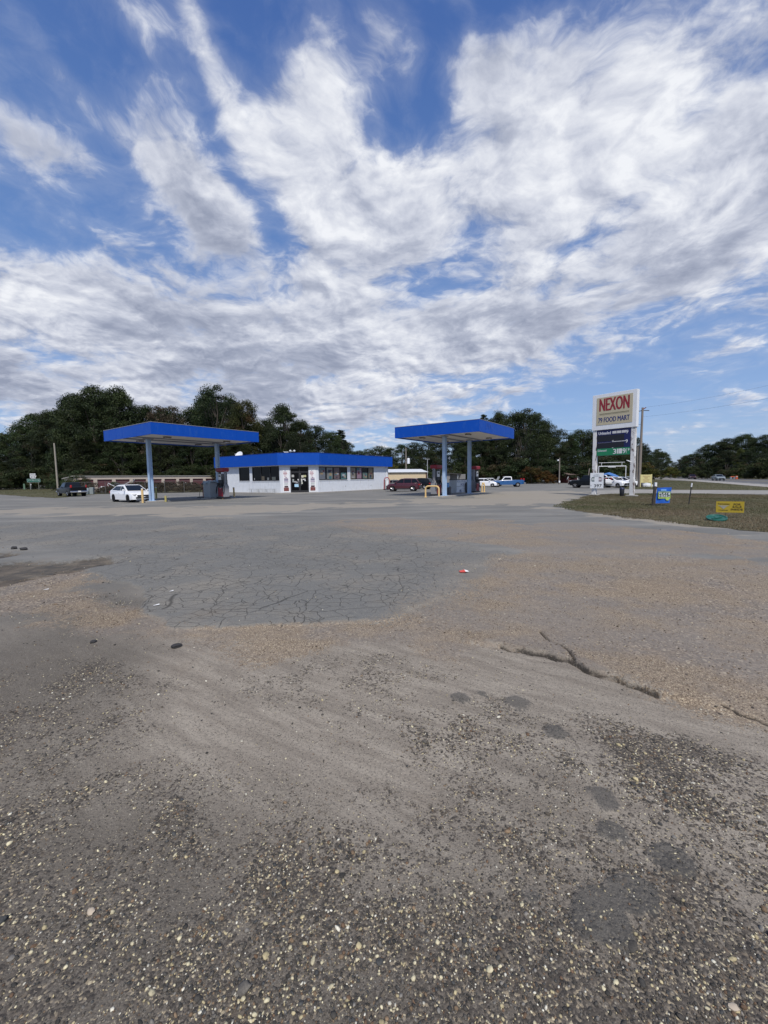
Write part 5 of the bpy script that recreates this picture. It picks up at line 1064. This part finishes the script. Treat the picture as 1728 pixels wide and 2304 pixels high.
def heap(t):
    g = random.Random(5)
    for i, (x, z_, l_, a, mm, w_) in enumerate([(-1.6, .9, 2.6, .55, LGREY, .25), (-.6, 1.25, 2.2, -.5, LGREY, .22), (.2, 1.0, 2.8, .3, DARK, .5), (.9, 1.35, 1.9, -.85, WHITE, .14), (-1.2, .5, 3.0, .1, DARK, .7), (.6, .55, 2.6, -.15, GREY, .6), (1.6, .8, 2.0, -.9, LGREY, .12), (-2.4, .7, 1.6, 1.1, LGREY, .10), (2.2, .6, 2.2, .6, WOOD, .15)]):
        o = MB().box((0, 0, 0), (l_, w_, .06 if w_ < .3 else .3), ch=.02).build('scrap_piece', mm, t); o.location = (x, g.uniform(-.5, .5), z_); o.rotation_euler = (g.uniform(-.6, .6), a, g.uniform(-.5, .5))
    for i in range(14):
        a, c = (g.uniform(-2.6, 2.6), g.uniform(-.8, .8), g.uniform(0, .8)), (g.uniform(-2.6, 2.6), g.uniform(-.8, .8), g.uniform(.6, 1.75)); MB().tube([a, ((a[0] + c[0]) / 2 + .2, a[1], max(a[2], c[2])), c], .03, 6).build('bent_pipe', random.Random(i).choice([GREY, DARK, LGREY]), t)
junk('scrap_heap', 'heap of bent metal and pale panels behind the white sedan', 262, 1110, 2.4, heap, 'scrap heap')
def heap2(t):
    for i, (a, c, mm) in enumerate([((-1.5, 0, .2), (1.2, 0, .9), WOOD), ((-.6, .2, 1.0), (1.8, .1, .25), WHITE), ((-2, .1, .6), (-.4, .2, 1.0), WOOD)]): MB().tube([a, c], .06, 5).build('plank', mm, t)
    MB().lathe([(.12, 0), (.2, .1), (.12, .24), (.02, .26)], 10, (.6, 0, 1.25)).build('white_jug', WHITE, t); MB().box((.75, .1, .7), (.12, .12, 1.1)).build('stake', DARKWOOD, t)
junk('lumber_pile', 'loose boards and a white jug in weeds before the maroon doors', 405, 1107, .8, heap2, 'lumber')
# ------------------------------------------------------------------ tan building behind the cars, red shop
tA, tB = at(863, 1090, 84)[:2], at(958.5, 1088, 88)[:2]; td = (tB - tA) / np.hypot(*(tB - tA)); tL = float(np.hypot(*(tB - tA)))
tn = thing('tan_metal_building', 'low tan metal building with pale roof behind the parked cars', 'building', (*tA, 0), math.atan2(td[1], td[0])); x0 = -3.
b, *_ = wall_run(np.array([x0, 0.]), np.array([tL, 0.]), [], True, 0, 2.85, .15); b.build('front_wall', TANW, tn)
W_ = 9.0; zr_ = 3.55
b = MB(); b.add([(tL + .15, .0, 0), (tL + .15, W_ * .62, 0), (tL + .15, W_ * .62, 3.0), (tL + .15, W_ * .3, zr_ - .1), (tL + .15, 0, 2.85), (tL, .0, 0), (tL, W_ * .62, 0), (tL, W_ * .62, 3.0), (tL, W_ * .3, zr_ - .1), (tL, 0, 2.85)], [(0, 1, 2, 3, 4), (9, 8, 7, 6, 5), (0, 4, 9, 5), (4, 3, 8, 9), (3, 2, 7, 8), (2, 1, 6, 7), (1, 0, 5, 6)]); b.build('wall', TANW, tn)
b = MB(); b.box((tL + .06, -.07, 1.45), (.2, .16, 2.9)); b.box((x0 + (tL - x0) / 2, -.12, 2.86), (tL - x0 + .5, .2, .12)); b.build('trim', M('trim_brown', (.09, .04, .03), .6), tn)
b = MB(); o_r = [(-.35, 2.90), (W_ * .3, zr_), (W_, 2.75)]
b.add([(x, y, z_ + d_) for x in (x0 - .3, tL + .35) for d_ in (0, .08) for y, z_ in o_r], [(0, 1, 7, 6), (1, 2, 8, 7), (3, 9, 10, 4), (4, 10, 11, 5), (0, 6, 9, 3), (2, 5, 11, 8), (0, 3, 4, 1), (1, 4, 5, 2), (6, 7, 10, 9), (7, 8, 11, 10)]); b.build('roof', ROOFW, tn)
lt = thing('lean_to', 'grey open lean-to shed at the right end of the tan building', 'shed', (*at(1019, 1088, 90)[:2], 0), R_(-25))
MB().box((-1.6, 0, 1.2), (1.9, .12, 2.4)).box((.0, 2.2, 1.2), (4.4, .12, 2.4)).build('wall', M('lean_grey', (.25, .24, .23), .7, var=.15), lt); MB().plate([(-2.5, -.4, 2.7), (1.3, -.4, 2.45), (1.3, 2.5, 2.45), (-2.5, 2.5, 2.7)], .05).build('roof', M('lean_roof', (.07, .06, .06), .7), lt); MB().box((1.1, 0, 1.2), (.14, .14, 2.4)).build('post', LGREY, lt)
ra, rb_ = G(1278, 1087), G(1317, 1086.2); rd_ = rb_ - ra; RLn = float(np.hypot(*rd_))
rsh = thing('red_shop', 'small dark red shop with a white door by the woods', 'shop', (*ra, 0), math.atan2(rd_[1], rd_[0])); REDW = M('shop_red', (.085, .018, .02), .7, var=.2, vscale=2)
MB().box((RLn / 2, 1.8, .95), (RLn, 3.4, 1.9)).build('wall', REDW, rsh)
b = MB(); b.add([(-.3, -.4, 1.92), (RLn + .3, -.4, 1.92), (RLn + .3, 1.8, 2.45), (-.3, 1.8, 2.45), (RLn + .3, 4, 1.92), (-.3, 4, 1.92), (-.3, -.4, 1.98), (RLn + .3, -.4, 1.98), (RLn + .3, 1.8, 2.52), (-.3, 1.8, 2.52), (RLn + .3, 4, 1.98), (-.3, 4, 1.98)], [(3, 2, 1, 0), (5, 4, 2, 3), (6, 7, 8, 9), (9, 8, 10, 11), (0, 1, 7, 6), (4, 5, 11, 10), (1, 2, 8, 7), (2, 4, 10, 8), (0, 6, 9, 3), (3, 9, 11, 5)]); b.build('roof', M('shop_roof', (.12, .085, .07), .8, var=.2), rsh)
dr_ = MB().box((RLn * .62, .07, .82), (.86, .06, 1.6)).build('door', WHITE, rsh); MB().lathe([(.03, 0), (.03, .06)], 8, (RLn * .62 + .32, .0, .8), 'y').build('knob', GREY, dr_)
w_ = MB().box((RLn * .25, .07, 1.2), (1.0, .05, .75)).build('window', REDW, rsh); MB().box((RLn * .25, .04, 1.2), (.8, .03, .58)).build('pane', GLASS, w_)
MB().tube([(-.2, -.3, 0), (-.2, -.3, 1.0)], .03).build('dish_mast', LGREY, rsh); dq = MB().lathe([(.02, .0), (.35, .06), (.48, .14), (.50, .14), (.36, .03), (.02, -.03)], 16, (0, 0, 0), 'y').build('dish', WHITE, rsh, (-.35, -.35, 1.15)); dq.rotation_euler = (R_(20), 0, R_(50))
# highway signs far left
hp = G(77, 1101.5); hs = thing('highway_sign', 'green road sign below a white 212 route shield, far left', 'sign', (*hp, 0), R_(8)); GRN = M('sign_green', (.008, .105, .07), .4); SWH = M('sign_white', (.60, .61, .62), .5)
for x in (-.95, 1.15): MB().box((x, .06, 1.3), (.11, .08, 2.6)).build('post', M('post_galv', (.20, .21, .18), .6), hs)
gpn = MB().box((.05, 0, 2.42), (3.3, .05, .92), ch=.02).build('green_panel', GRN, hs); b = MB()
for z_ in (2.02, 2.82): b.box((.05, -.03, z_), (3.15, .01, .04))
for x in (-1.5, 1.6): b.box((x, -.03, 2.42), (.04, .01, .78))
b.build('border', SWH, gpn); text(gpn, 'JCT MM 79', -1.25, .75, 2.28, 2.60, -.035, SWH, .01); text(gpn, '10', 1.05, 1.4, 2.28, 2.60, -.035, SWH, .01)
sh = MB().plate([(x, -.02, z_) for x, z_ in [(-.80, 3.82), (.55, 3.82), (.62, 3.72), (.85, 3.70), (.72, 3.45), (.60, 3.3), (.58, 2.98), (-.50, 2.98), (-.55, 3.1), (-.72, 3.1)]], .02).build('route_shield', SWH, hs); text(sh, '212', -.52, .48, 3.16, 3.62, -.045, LBLK, .02)
dpn = MB().box((-.08, -.02, 4.10), (1.36, .04, .44)).build('direction_plate', SWH, hs); text(dpn, 'SOUTH', -.55, .40, 4.0, 4.2, -.045, LBLK, .02)
q = G(55, 1101.5); gs = thing('marker_post', 'short pale green marker post left of the highway sign', 'post', (*q, 0)); MB().box((0, 0, .75), (.5, .1, 1.5), ch=.03).build('blade', M('marker_green', (.12, .2, .14), .6), gs); MB().box((0, 0, 1.55), (.3, .12, .14)).build('cap', M('marker_green', (.12, .2, .14)), gs)
q = at(70, 1101, 113); mb = thing('small_marker', 'small white marker on a low post under the green road sign', 'marker', (q[0], q[1], 0)); MB().box((0, 0, .6), (.08, .08, 1.2)).build('post', LGREY, mb); MB().box((0, -.05, 1.35), (.42, .05, .42)).build('plate', SWH, mb)
# roadworks barricade by the highway
q = G(1657, 1078.5); cn = thing('traffic_barrel', 'orange traffic barrel on the far side of the highway', 'traffic barrel', (*q, .06)); OR = M('orange', (.55, .10, .03), .5); MB().lathe([(.45, 0), (.45, .1), (.3, .12), (.28, .55), (.25, 1.0), (.02, 1.02)], 14).build('barrel', OR, cn, smooth=True); MB().lathe([(.292, .62), (.285, .82)], 14).build('stripe', SWH, cn)
q = G(1648, 1078.5); cn = thing('traffic_barricade', 'low orange and white barricade beside the traffic barrel', 'barricade', (*q, .06), .3); MB().box((0, 0, .75), (1.8, .06, .25)).build('board', OR, cn); MB().box((-.7, 0, .35), (.08, .5, .7)).box((.7, 0, .35), (.08, .5, .7)).build('leg', SWH, cn)
# ------------------------------------------------------------------ litter and lumps on the lot
def rock(label, px, py, s, mat, name='asphalt_lump', cat='rock', seed=1, flat=.6):
    p = G(px, py); g = np.random.default_rng(seed); v, f = ico(2); v = v * (1 + g.normal(0, .10, (len(v), 1))) * np.array([1.2, .9, flat]) * s
    b = MB(); b.add(v, [list(q) for q in f]); return tag(b.build(name, mat, None, (*p, gz(*p) + s * flat * .6), g.uniform(0, 3), True), label, cat)
LUMP = M('lump_dark', (.035, .034, .034), .9, var=.3, vscale=30, bump=.01)
rock('dark asphalt lump resting on the dust below the cracked patch', 397, 1458, .045, LUMP, seed=1)
rock('dark lump at the far left beyond the pothole', 32, 1235, .075, LUMP, seed=2)
rock('squarish dark lump, second beyond the left pothole', 54, 1237, .085, LUMP, seed=3, flat=.5)
rock('small dark lump at the left end of the long dust track', 210, 1446, .03, LUMP, seed=4)
rock('long cream pebble on the dark gravel at lower left', 205, 2053, .016, M('pebble_cream', (.48, .40, .30), .8), 'pebble', 'pebble', 7)
rock('round cream pebble on the gravel, bottom right', 1650, 2270, .014, M('pebble_cream', (.48, .40, .30)), 'pebble', 'pebble', 8)
p = G(1043, 1287.5); lt_ = thing('red_litter', 'flattened red and white paper scrap on the asphalt', 'litter', (*p, gz(*p) + .004), .3); MB().add([(-.085, -.035, .01), (.02, -.045, .012), (.03, .03, .035), (-.08, .03, .02), (-.08, -.03, .0), (.02, -.04, .0)], [(0, 1, 2, 3), (0, 4, 5, 1)]).build('red_part', M('litter_red', (.6, .07, .05), .5), lt_); MB().add([(.02, -.045, .012), (.095, -.03, .006), (.09, .03, .02), (.03, .03, .035)], [(0, 1, 2, 3)]).build('white_part', PAPER, lt_)
for i, (px, py, lab) in enumerate([(104, 1331, 'white paper scrap on the brown gravel at left'), (386, 1335, 'thin white paper strip on the cracked asphalt'), (352, 1366, 'pale scrap near the edge of the cracked asphalt')]):
    p = G(px, py); g = random.Random(i); a, c = .028 + .012 * g.random(), .014
    tag(MB().add([(-a, -c, .006), (a, -c * .6, .012), (a * .9, c, .02), (-a * .8, c * 1.2, .005)], [(0, 1, 2, 3)]).build('paper_scrap', PAPER, None, (*p, gz(*p) + .005), g.uniform(-.4, .4)), lab, 'litter')
#PART5
# ------------------------------------------------------------------ trees
def crown_mesh(name, seed, H, Rx, kind='broad', n_cl=70, n_lf=150, leaf=.27, tone=((.023, .036, .013), (.044, .058, .019)), brown=0.):
    g = np.random.default_rng(seed); cs, rs = [], []
    while len(cs) < n_cl:
        t = g.random() ** .8; a = g.uniform(0, 2 * np.pi)
        if kind == 'broad': zz_ = .06 + .90 * t; prof = Rx * (max(.05, math.sin(math.pi * min(1, (zz_ * .88 + .14)))) ** .60)
        elif kind == 'open': zz_ = .16 + .80 * t; prof = Rx * (max(.05, math.sin(math.pi * min(1, zz_ * .80 + .16))) ** .8)
        elif kind == 'pine': zz_ = .14 + .84 * t; prof = Rx * ((1 - zz_) ** .75 * .95 + .10)
        else: zz_ = .12 + .78 * t; prof = Rx * (max(.05, 1 - zz_ ** 2.2) ** .6)
        prof *= 1 + .22 * math.sin(a * 3 + seed) + .14 * math.sin(a * 5 + zz_ * 9 + seed * 2); q = prof * (1 - .55 * g.random() ** 1.8)
        cs.append((q * math.cos(a), q * math.sin(a), zz_ * H)); rs.append(Rx * g.uniform(.16, .34) * (.62 if kind == 'pine' else 1))
    cs, rs = np.array(cs), np.array(rs); n = n_cl * n_lf; ci = np.repeat(np.arange(n_cl), n_lf)
    d = g.normal(size=(n, 3)); d /= np.linalg.norm(d, axis=1)[:, None]; rad = g.random(n) ** .42
    P = cs[ci] + d * (rs[ci] * rad)[:, None] * np.array([1.15, 1.15, .72 if kind != 'pine' else .45])
    P[:, 2] = np.clip(P[:, 2], .15, H)
    nrm = d + g.normal(0, .75, (n, 3)) + np.array([0, 0, .5]); nrm /= np.linalg.norm(nrm, axis=1)[:, None]
    t1 = np.cross(nrm, g.normal(size=(n, 3))); t1 /= np.linalg.norm(t1, axis=1)[:, None]; t2 = np.cross(nrm, t1)
    s = (leaf * g.uniform(.55, 1.25, n))[:, None]
    V = np.stack([P - t1 * s * .5, P + t2 * s * .38, P + t1 * s * .5, P - t2 * s * .38], 1).reshape(-1, 3)
    ct = np.array([np.array(tone[0]) * (1 - u) + np.array(tone[1]) * u for u in g.random(n_cl)]) * g.uniform(.65, 1.3, (n_cl, 1))
    if brown: mk = g.random(n_cl) < brown; ct[mk] = np.array([.055, .042, .020]) * g.uniform(.7, 1.2, (mk.sum(), 1))
    col = ct[ci] * g.uniform(.75, 1.25, (n, 1))
    return fastmesh(name, V, np.arange(n * 4).reshape(-1, 4), LEAF, False, None, np.repeat(col, 4, 0)), cs
def tree_proto(name, seed, H, Rx, kind, trunk_r, **kw):
    me, cs = crown_mesh('crown', seed, H, Rx, kind, **kw); g = random.Random(seed)
    r = bpy.data.objects.new(name, None); r.empty_display_size = .5
    c = bpy.data.objects.new('crown', me); c.parent = r; b = MB(); pts = [(g.uniform(-.2, .2) * i / 5 * 2, g.uniform(-.2, .2) * i / 5 * 2, H * .86 * i / 6) for i in range(7)]
    b.tube(pts, [trunk_r * (1.25 - .165 * i) for i in range(7)], 8)
    for i in range(0 if kind == 'bush' else 14):
        q = cs[g.randrange(len(cs))]; k_ = g.uniform(.25, .8); z0 = min(q[2] * k_, H * .8); b.tube([(0, 0, z0), (q[0] * .5, q[1] * .5, (z0 + q[2]) / 2 + .2), tuple(q)], [trunk_r * .42, trunk_r * .28, trunk_r * .1], 5)
    t = b.build('trunk', BARK, r, smooth=True)
    C.objects.unlink(t); return (r, c, t)
OAK1 = dict(n_cl=105, n_lf=230); AUT = ((.055, .046, .028), (.085, .07, .042))
PROTO = {
 'oak1': tree_proto('tree', 1, 20, 6.2, 'broad', .32, **OAK1), 'oak2': tree_proto('tree', 2, 20, 5.6, 'broad', .30, brown=.06, **OAK1), 'oak3': tree_proto('tree', 3, 20, 5.0, 'broad', .30, **OAK1),
 'open': tree_proto('tree', 4, 20, 4.6, 'open', .28, n_cl=64, n_lf=180, leaf=.26), 'open2': tree_proto('tree', 5, 20, 5.4, 'open', .30, n_cl=82, n_lf=180, brown=.04),
 'autumn': tree_proto('tree', 6, 20, 4.2, 'open', .20, n_cl=70, n_lf=62, leaf=.27, tone=AUT), 'pine': tree_proto('pine_tree', 7, 20, 3.6, 'pine', .26, n_cl=90, n_lf=110, leaf=.30, tone=((.014, .026, .012), (.024, .036, .016))),
 'bush': tree_proto('bush', 8, 4, 2.6, 'bush', .06, n_cl=46, n_lf=190, leaf=.17, brown=.1), 'bush2': tree_proto('bush', 9, 4, 2.2, 'bush', .05, n_cl=40, n_lf=180, leaf=.16, tone=((.028, .040, .014), (.052, .056, .019)), brown=.12),
 'weed': tree_proto('weed_clump', 10, 2, 1.6, 'bush', .02, n_cl=34, n_lf=80, leaf=.14, tone=((.055, .045, .028), (.10, .078, .048)), brown=.4),
}
def plant(kind, p, h, label, cat, group, wscale=1., tint=(1, 1, 1), z=0., g=random):
    r0, c0, t0 = PROTO[kind]; base = {'bush': 4, 'bush2': 4, 'weed': 2}.get(kind, 20)
    r = r0.copy(); C.objects.link(r); r.location = (p[0], p[1], z); r.rotation_euler = (0, 0, g.uniform(0, 6.28)); s = h / base; r.scale = (s * wscale, s * wscale, s)
    tag(r, label, cat, group)
    for o in (c0, t0):
        c = o.copy(); C.objects.link(c); c.parent = r; c.color = (*tint, 1)
    return r
TOPS = [(-160, 1000), (-90, 985), (-40, 975), (0, 980), (25, 957), (50, 928), (70, 918), (95, 920), (110, 905), (140, 888), (165, 872), (200, 866), (250, 863), (275, 875), (295, 893), (312, 910), (345, 908), (385, 908), (402, 928), (420, 925), (438, 888), (455, 870), (480, 862), (510, 866), (535, 885), (565, 920), (585, 945), (600, 930), (612, 910), (640, 906), (662, 910), (680, 930), (715, 950), (740, 967), (768, 966), (785, 985), (805, 1003), (830, 1006), (848, 990), (870, 993), (895, 1003), (930, 985), (1000, 975), (1050, 950), (1090, 930), (1118, 922), (1140, 930), (1165, 917), (1195, 918), (1220, 924), (1240, 938), (1253, 962), (1285, 961), (1312, 962), (1340, 948), (1380, 950), (1420, 955), (1432, 968), (1455, 1012), (1478, 1008), (1495, 1012), (1512, 1028), (1535, 1031), (1552, 1012), (1580, 1003), (1612, 986), (1645, 985), (1690, 980), (1728, 974), (1790, 968), (1870, 972), (1960, 980)]
def prof(x): xs, ys = zip(*TOPS); return float(np.interp(x, xs, ys))
def depth(x): return float(np.interp(x, [-160, 0, 110, 160, 560, 720, 760, 900, 960, 1340, 1430, 1470, 1530, 1550, 1700, 1960], [142, 140, 137, 120, 112, 116, 150, 150, 120, 118, 135, 210, 240, 172, 150, 130]))
g5 = random.Random(21)
ZONES = [(-200, 165, 'woods', 'dense dark green trees of the wood at the far left edge'), (165, 300, 'big', 'rounded dark green trees of the tallest wood behind the black pickup'), (300, 405, 'mid', 'trees of the wood behind the left canopy roof'),
         (405, 590, 'mid2', 'tall dark trees behind the left canopy and store corner'), (590, 760, 'mid3', 'leafy trees rising behind the store roof'), (760, 960, 'low', 'low distant trees between the store and right canopy'),
         (960, 1260, 'right', 'dark trees of the wood behind the right canopy and blue pickup'), (1260, 1436, 'right2', 'dark trees behind the tall store sign'), (1436, 1545, 'gap', 'hazy green trees far down the highway'), (1545, 2000, 'road', 'dark trees across the highway at the right edge')]
def zone_of(x):
    for a, b, k_, l in ZONES:
        if a <= x < b: return k_, l
    return 'road', ZONES[-1][3]
SPECIAL = {  # px: (kind, label, tint, width)
 205: ('oak1', 'broad domed dark tree, tallest at the left end of the wood', (1, 1, 1), 1.15), 262: ('oak3', 'round dark tree just left of the left canopy corner', (.95, 1, .95), 1.0),
 352: ('autumn', 'thin brownish tree with sparse leaves above the left canopy', (1.1, 1, 1), 1.0), 386: ('autumn', 'second sparse brownish tree above the left canopy, nearer the dark one', (1, 1, 1), .9),
 482: ('open2', 'tallest dark lobed tree above the right half of the left canopy', (.85, .95, .9), .95), 545: ('oak2', 'olive brown leafy tree beside the tallest tree over the left canopy', (1.5, 1.15, .9), .8),
 640: ('open', 'tall open crowned tree with sky gaps directly above the store door', (.95, 1, .95), 1.1), 766: ('pine', 'pointed dark pine at the end of the trees behind the store', (1, 1, 1), 1.2),
 1088: ('pine', 'slim dark tree poking over the right canopy corner', (1.2, 1.15, 1), .8), 1118: ('open', 'narrow gappy tree just right of the right canopy corner', (1, 1, .9), .7),
 1182: ('open2', 'broad gappy tree, tallest behind the blue pickup', (1, 1.02, .9), 1.2), 1446: ('open2', 'dark ragged tree right behind the tall utility pole', (.6, .7, .65), .55),
 1482: ('oak1', 'rounded mid green tree right of the yellow sign', (1.25, 1.2, 1.1), .9), 1667: ('oak3', 'slim yellow green tree standing before the dark wood across the highway', (2.2, 1.9, 1.2), .5)}
def tree_at(kind, px, py, Y, label, grp, tint, ws=1.):
    t = at(px, py, Y); h = max(3., t[2]); r = plant(kind, (t[0], t[1]), h, label, 'tree', grp, ws * (20 / h) ** .45, tint, g=g5); return r
for px, (kd, lab, tn_, ws) in SPECIAL.items(): tree_at(kd, px, prof(px) if px != 1667 else 1008, depth(px) - (4 if px != 1446 else 45), lab, 'single trees that stand out of the woods', tn_, ws)
tv = lambda lo=.7, hi=1.25: (lambda v_: (v_ * g5.uniform(.82, 1.08), v_, v_ * g5.uniform(.85, 1.1)))(g5.uniform(lo, hi))
x = -175
while x < 1950:                                            # skyline row
    k_, lab = zone_of(x); Y = depth(x) + g5.uniform(0, 9); kd = g5.choice(['oak1', 'oak2', 'oak3', 'open2'] if k_ not in ('low', 'gap') else ['oak3', 'open2', 'open', 'oak2'])
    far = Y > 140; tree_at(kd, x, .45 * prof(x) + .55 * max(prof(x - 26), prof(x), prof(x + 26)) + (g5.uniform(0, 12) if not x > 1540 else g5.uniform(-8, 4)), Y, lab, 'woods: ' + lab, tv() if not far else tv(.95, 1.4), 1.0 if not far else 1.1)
    x += (36 if not far else 30) * g5.uniform(.75, 1.2)
x = -160
while x < 1950:                                            # lower front row
    k_, lab = zone_of(x); Y = depth(x) - g5.uniform(6, 14) * (1.6 if depth(x) > 140 else 1); hz_ = 1076.4 - (x - 864) * .0137; py = hz_ - (hz_ - prof(x)) * g5.uniform(.35, .72)
    tree_at(g5.choice(['oak1', 'oak2', 'oak3', 'open2']), x, py, Y, lab.replace('trees', 'lower trees', 1), 'woods: ' + lab, tv(.6, 1.15), 1.0); x += 44 * g5.uniform(.7, 1.25)
x = -150
while x < 1950:                                            # shrub layer along the wood's edge
    k_, lab = zone_of(x); Y = depth(x) - g5.uniform(13, 19) * (1.7 if depth(x) > 140 else 1); p = at(x, 1080, Y)
    plant(g5.choice(['bush', 'bush2', 'bush']), p[:2], g5.uniform(3, 6.5), 'leafy shrub at the foot of ' + {'woods': 'the far left wood', 'big': 'the wood behind the black pickup', 'mid': 'the wood behind the sheds', 'mid2': 'the wood behind the sheds', 'mid3': 'the trees behind the store', 'low': 'the distant low trees', 'right': 'the wood behind the blue pickup', 'right2': 'the wood behind the tall sign', 'gap': 'the trees down the highway', 'road': 'the wood across the highway'}[k_], 'shrub', 'shrubs along the edge of the woods', g5.uniform(1., 1.5), tv(.7, 1.3), g=g5); x += 30 * g5.uniform(.7, 1.3)
x = -180
while x < 1980:                                            # deeper rows close the wood
    k_, lab = zone_of(x); hz_ = 1076.4 - (x - 864) * .0137; tree_at(g5.choice(['oak1', 'oak2', 'oak3']), x, hz_ - (hz_ - prof(x)) * g5.uniform(.62, .88), depth(x) + g5.uniform(14, 22), lab, 'woods: ' + lab, tv(.6, 1.), 1.25); x += 52 * g5.uniform(.8, 1.2)
# yellowish bushes, vines and weeds that stand out
for px, py, Y, h, lab, tn_ in ((873, 1035, 100, 5.5, 'yellow green bush behind the right end of the store', (2.2, 1.7, .7)), (1444, 1045, 100, 5., 'yellowish bush between utility pole and yellow sign', (2.0, 1.6, .8)), (1508, 1052, 165, 5, 'tall yellow green bush beside the distant highway', (2.2, 2.0, 1.0)),
                              (1472, 1060, 120, 3.6, 'grey green bush right of the yellow sign', (1.3, 1.3, 1.0)), (1225, 1070, 96, 3.2, 'reddish brown scrub left of the yard light pole', (2.2, 1.0, .6)), (1195, 1068, 95, 4.2, 'brown scrub at the wood edge right of the blue pickup', (1.6, .95, .6)), (1240, 1078, 93, 2.2, 'low rusty scrub by the yard light pole', (2.4, 1.0, .5))):
    p = at(px, 1080, Y); plant('bush2', p[:2], h, lab, 'shrub', None, 1.1, tn_, g=g5)
p = G(465, 1111) + np.array([0., 9]); plant('bush2', p, 3.3, 'thin olive sapling rising behind the covered cabinet', 'sapling', None, .7, (1.6, 1.5, .9), g=g5)
for i, px in enumerate(np.linspace(165, 455, 26)):
    p = G(px, np.interp(px, [147, 458], [1112.5, 1107.6])) + np.array([g5.uniform(-.6, .6), g5.uniform(.3, 3.2)]); plant('weed', p, g5.uniform(.8, 2.0) * (.75 if 200 < px < 290 else 1), 'brown weed clump in the fence line before the maroon doors', 'weeds', 'weeds along the chain link fence', g5.uniform(.9, 1.5), (g5.uniform(.8, 1.2),) * 3, g=g5)
for px, py, h in ((152, 1109, 3.2), (165, 1108, 2.6), (142, 1108, 3.0), (112, 1106, 3.6), (240, 1108, 1.8), (300, 1107, 1.7)):
    p = G(px, py) + np.array([0., 2.5]); plant('bush', p, h, 'green bush growing by the left end of the storage sheds', 'shrub', 'bushes round the junk yard', 1.0, tv(.9, 1.4), g=g5)
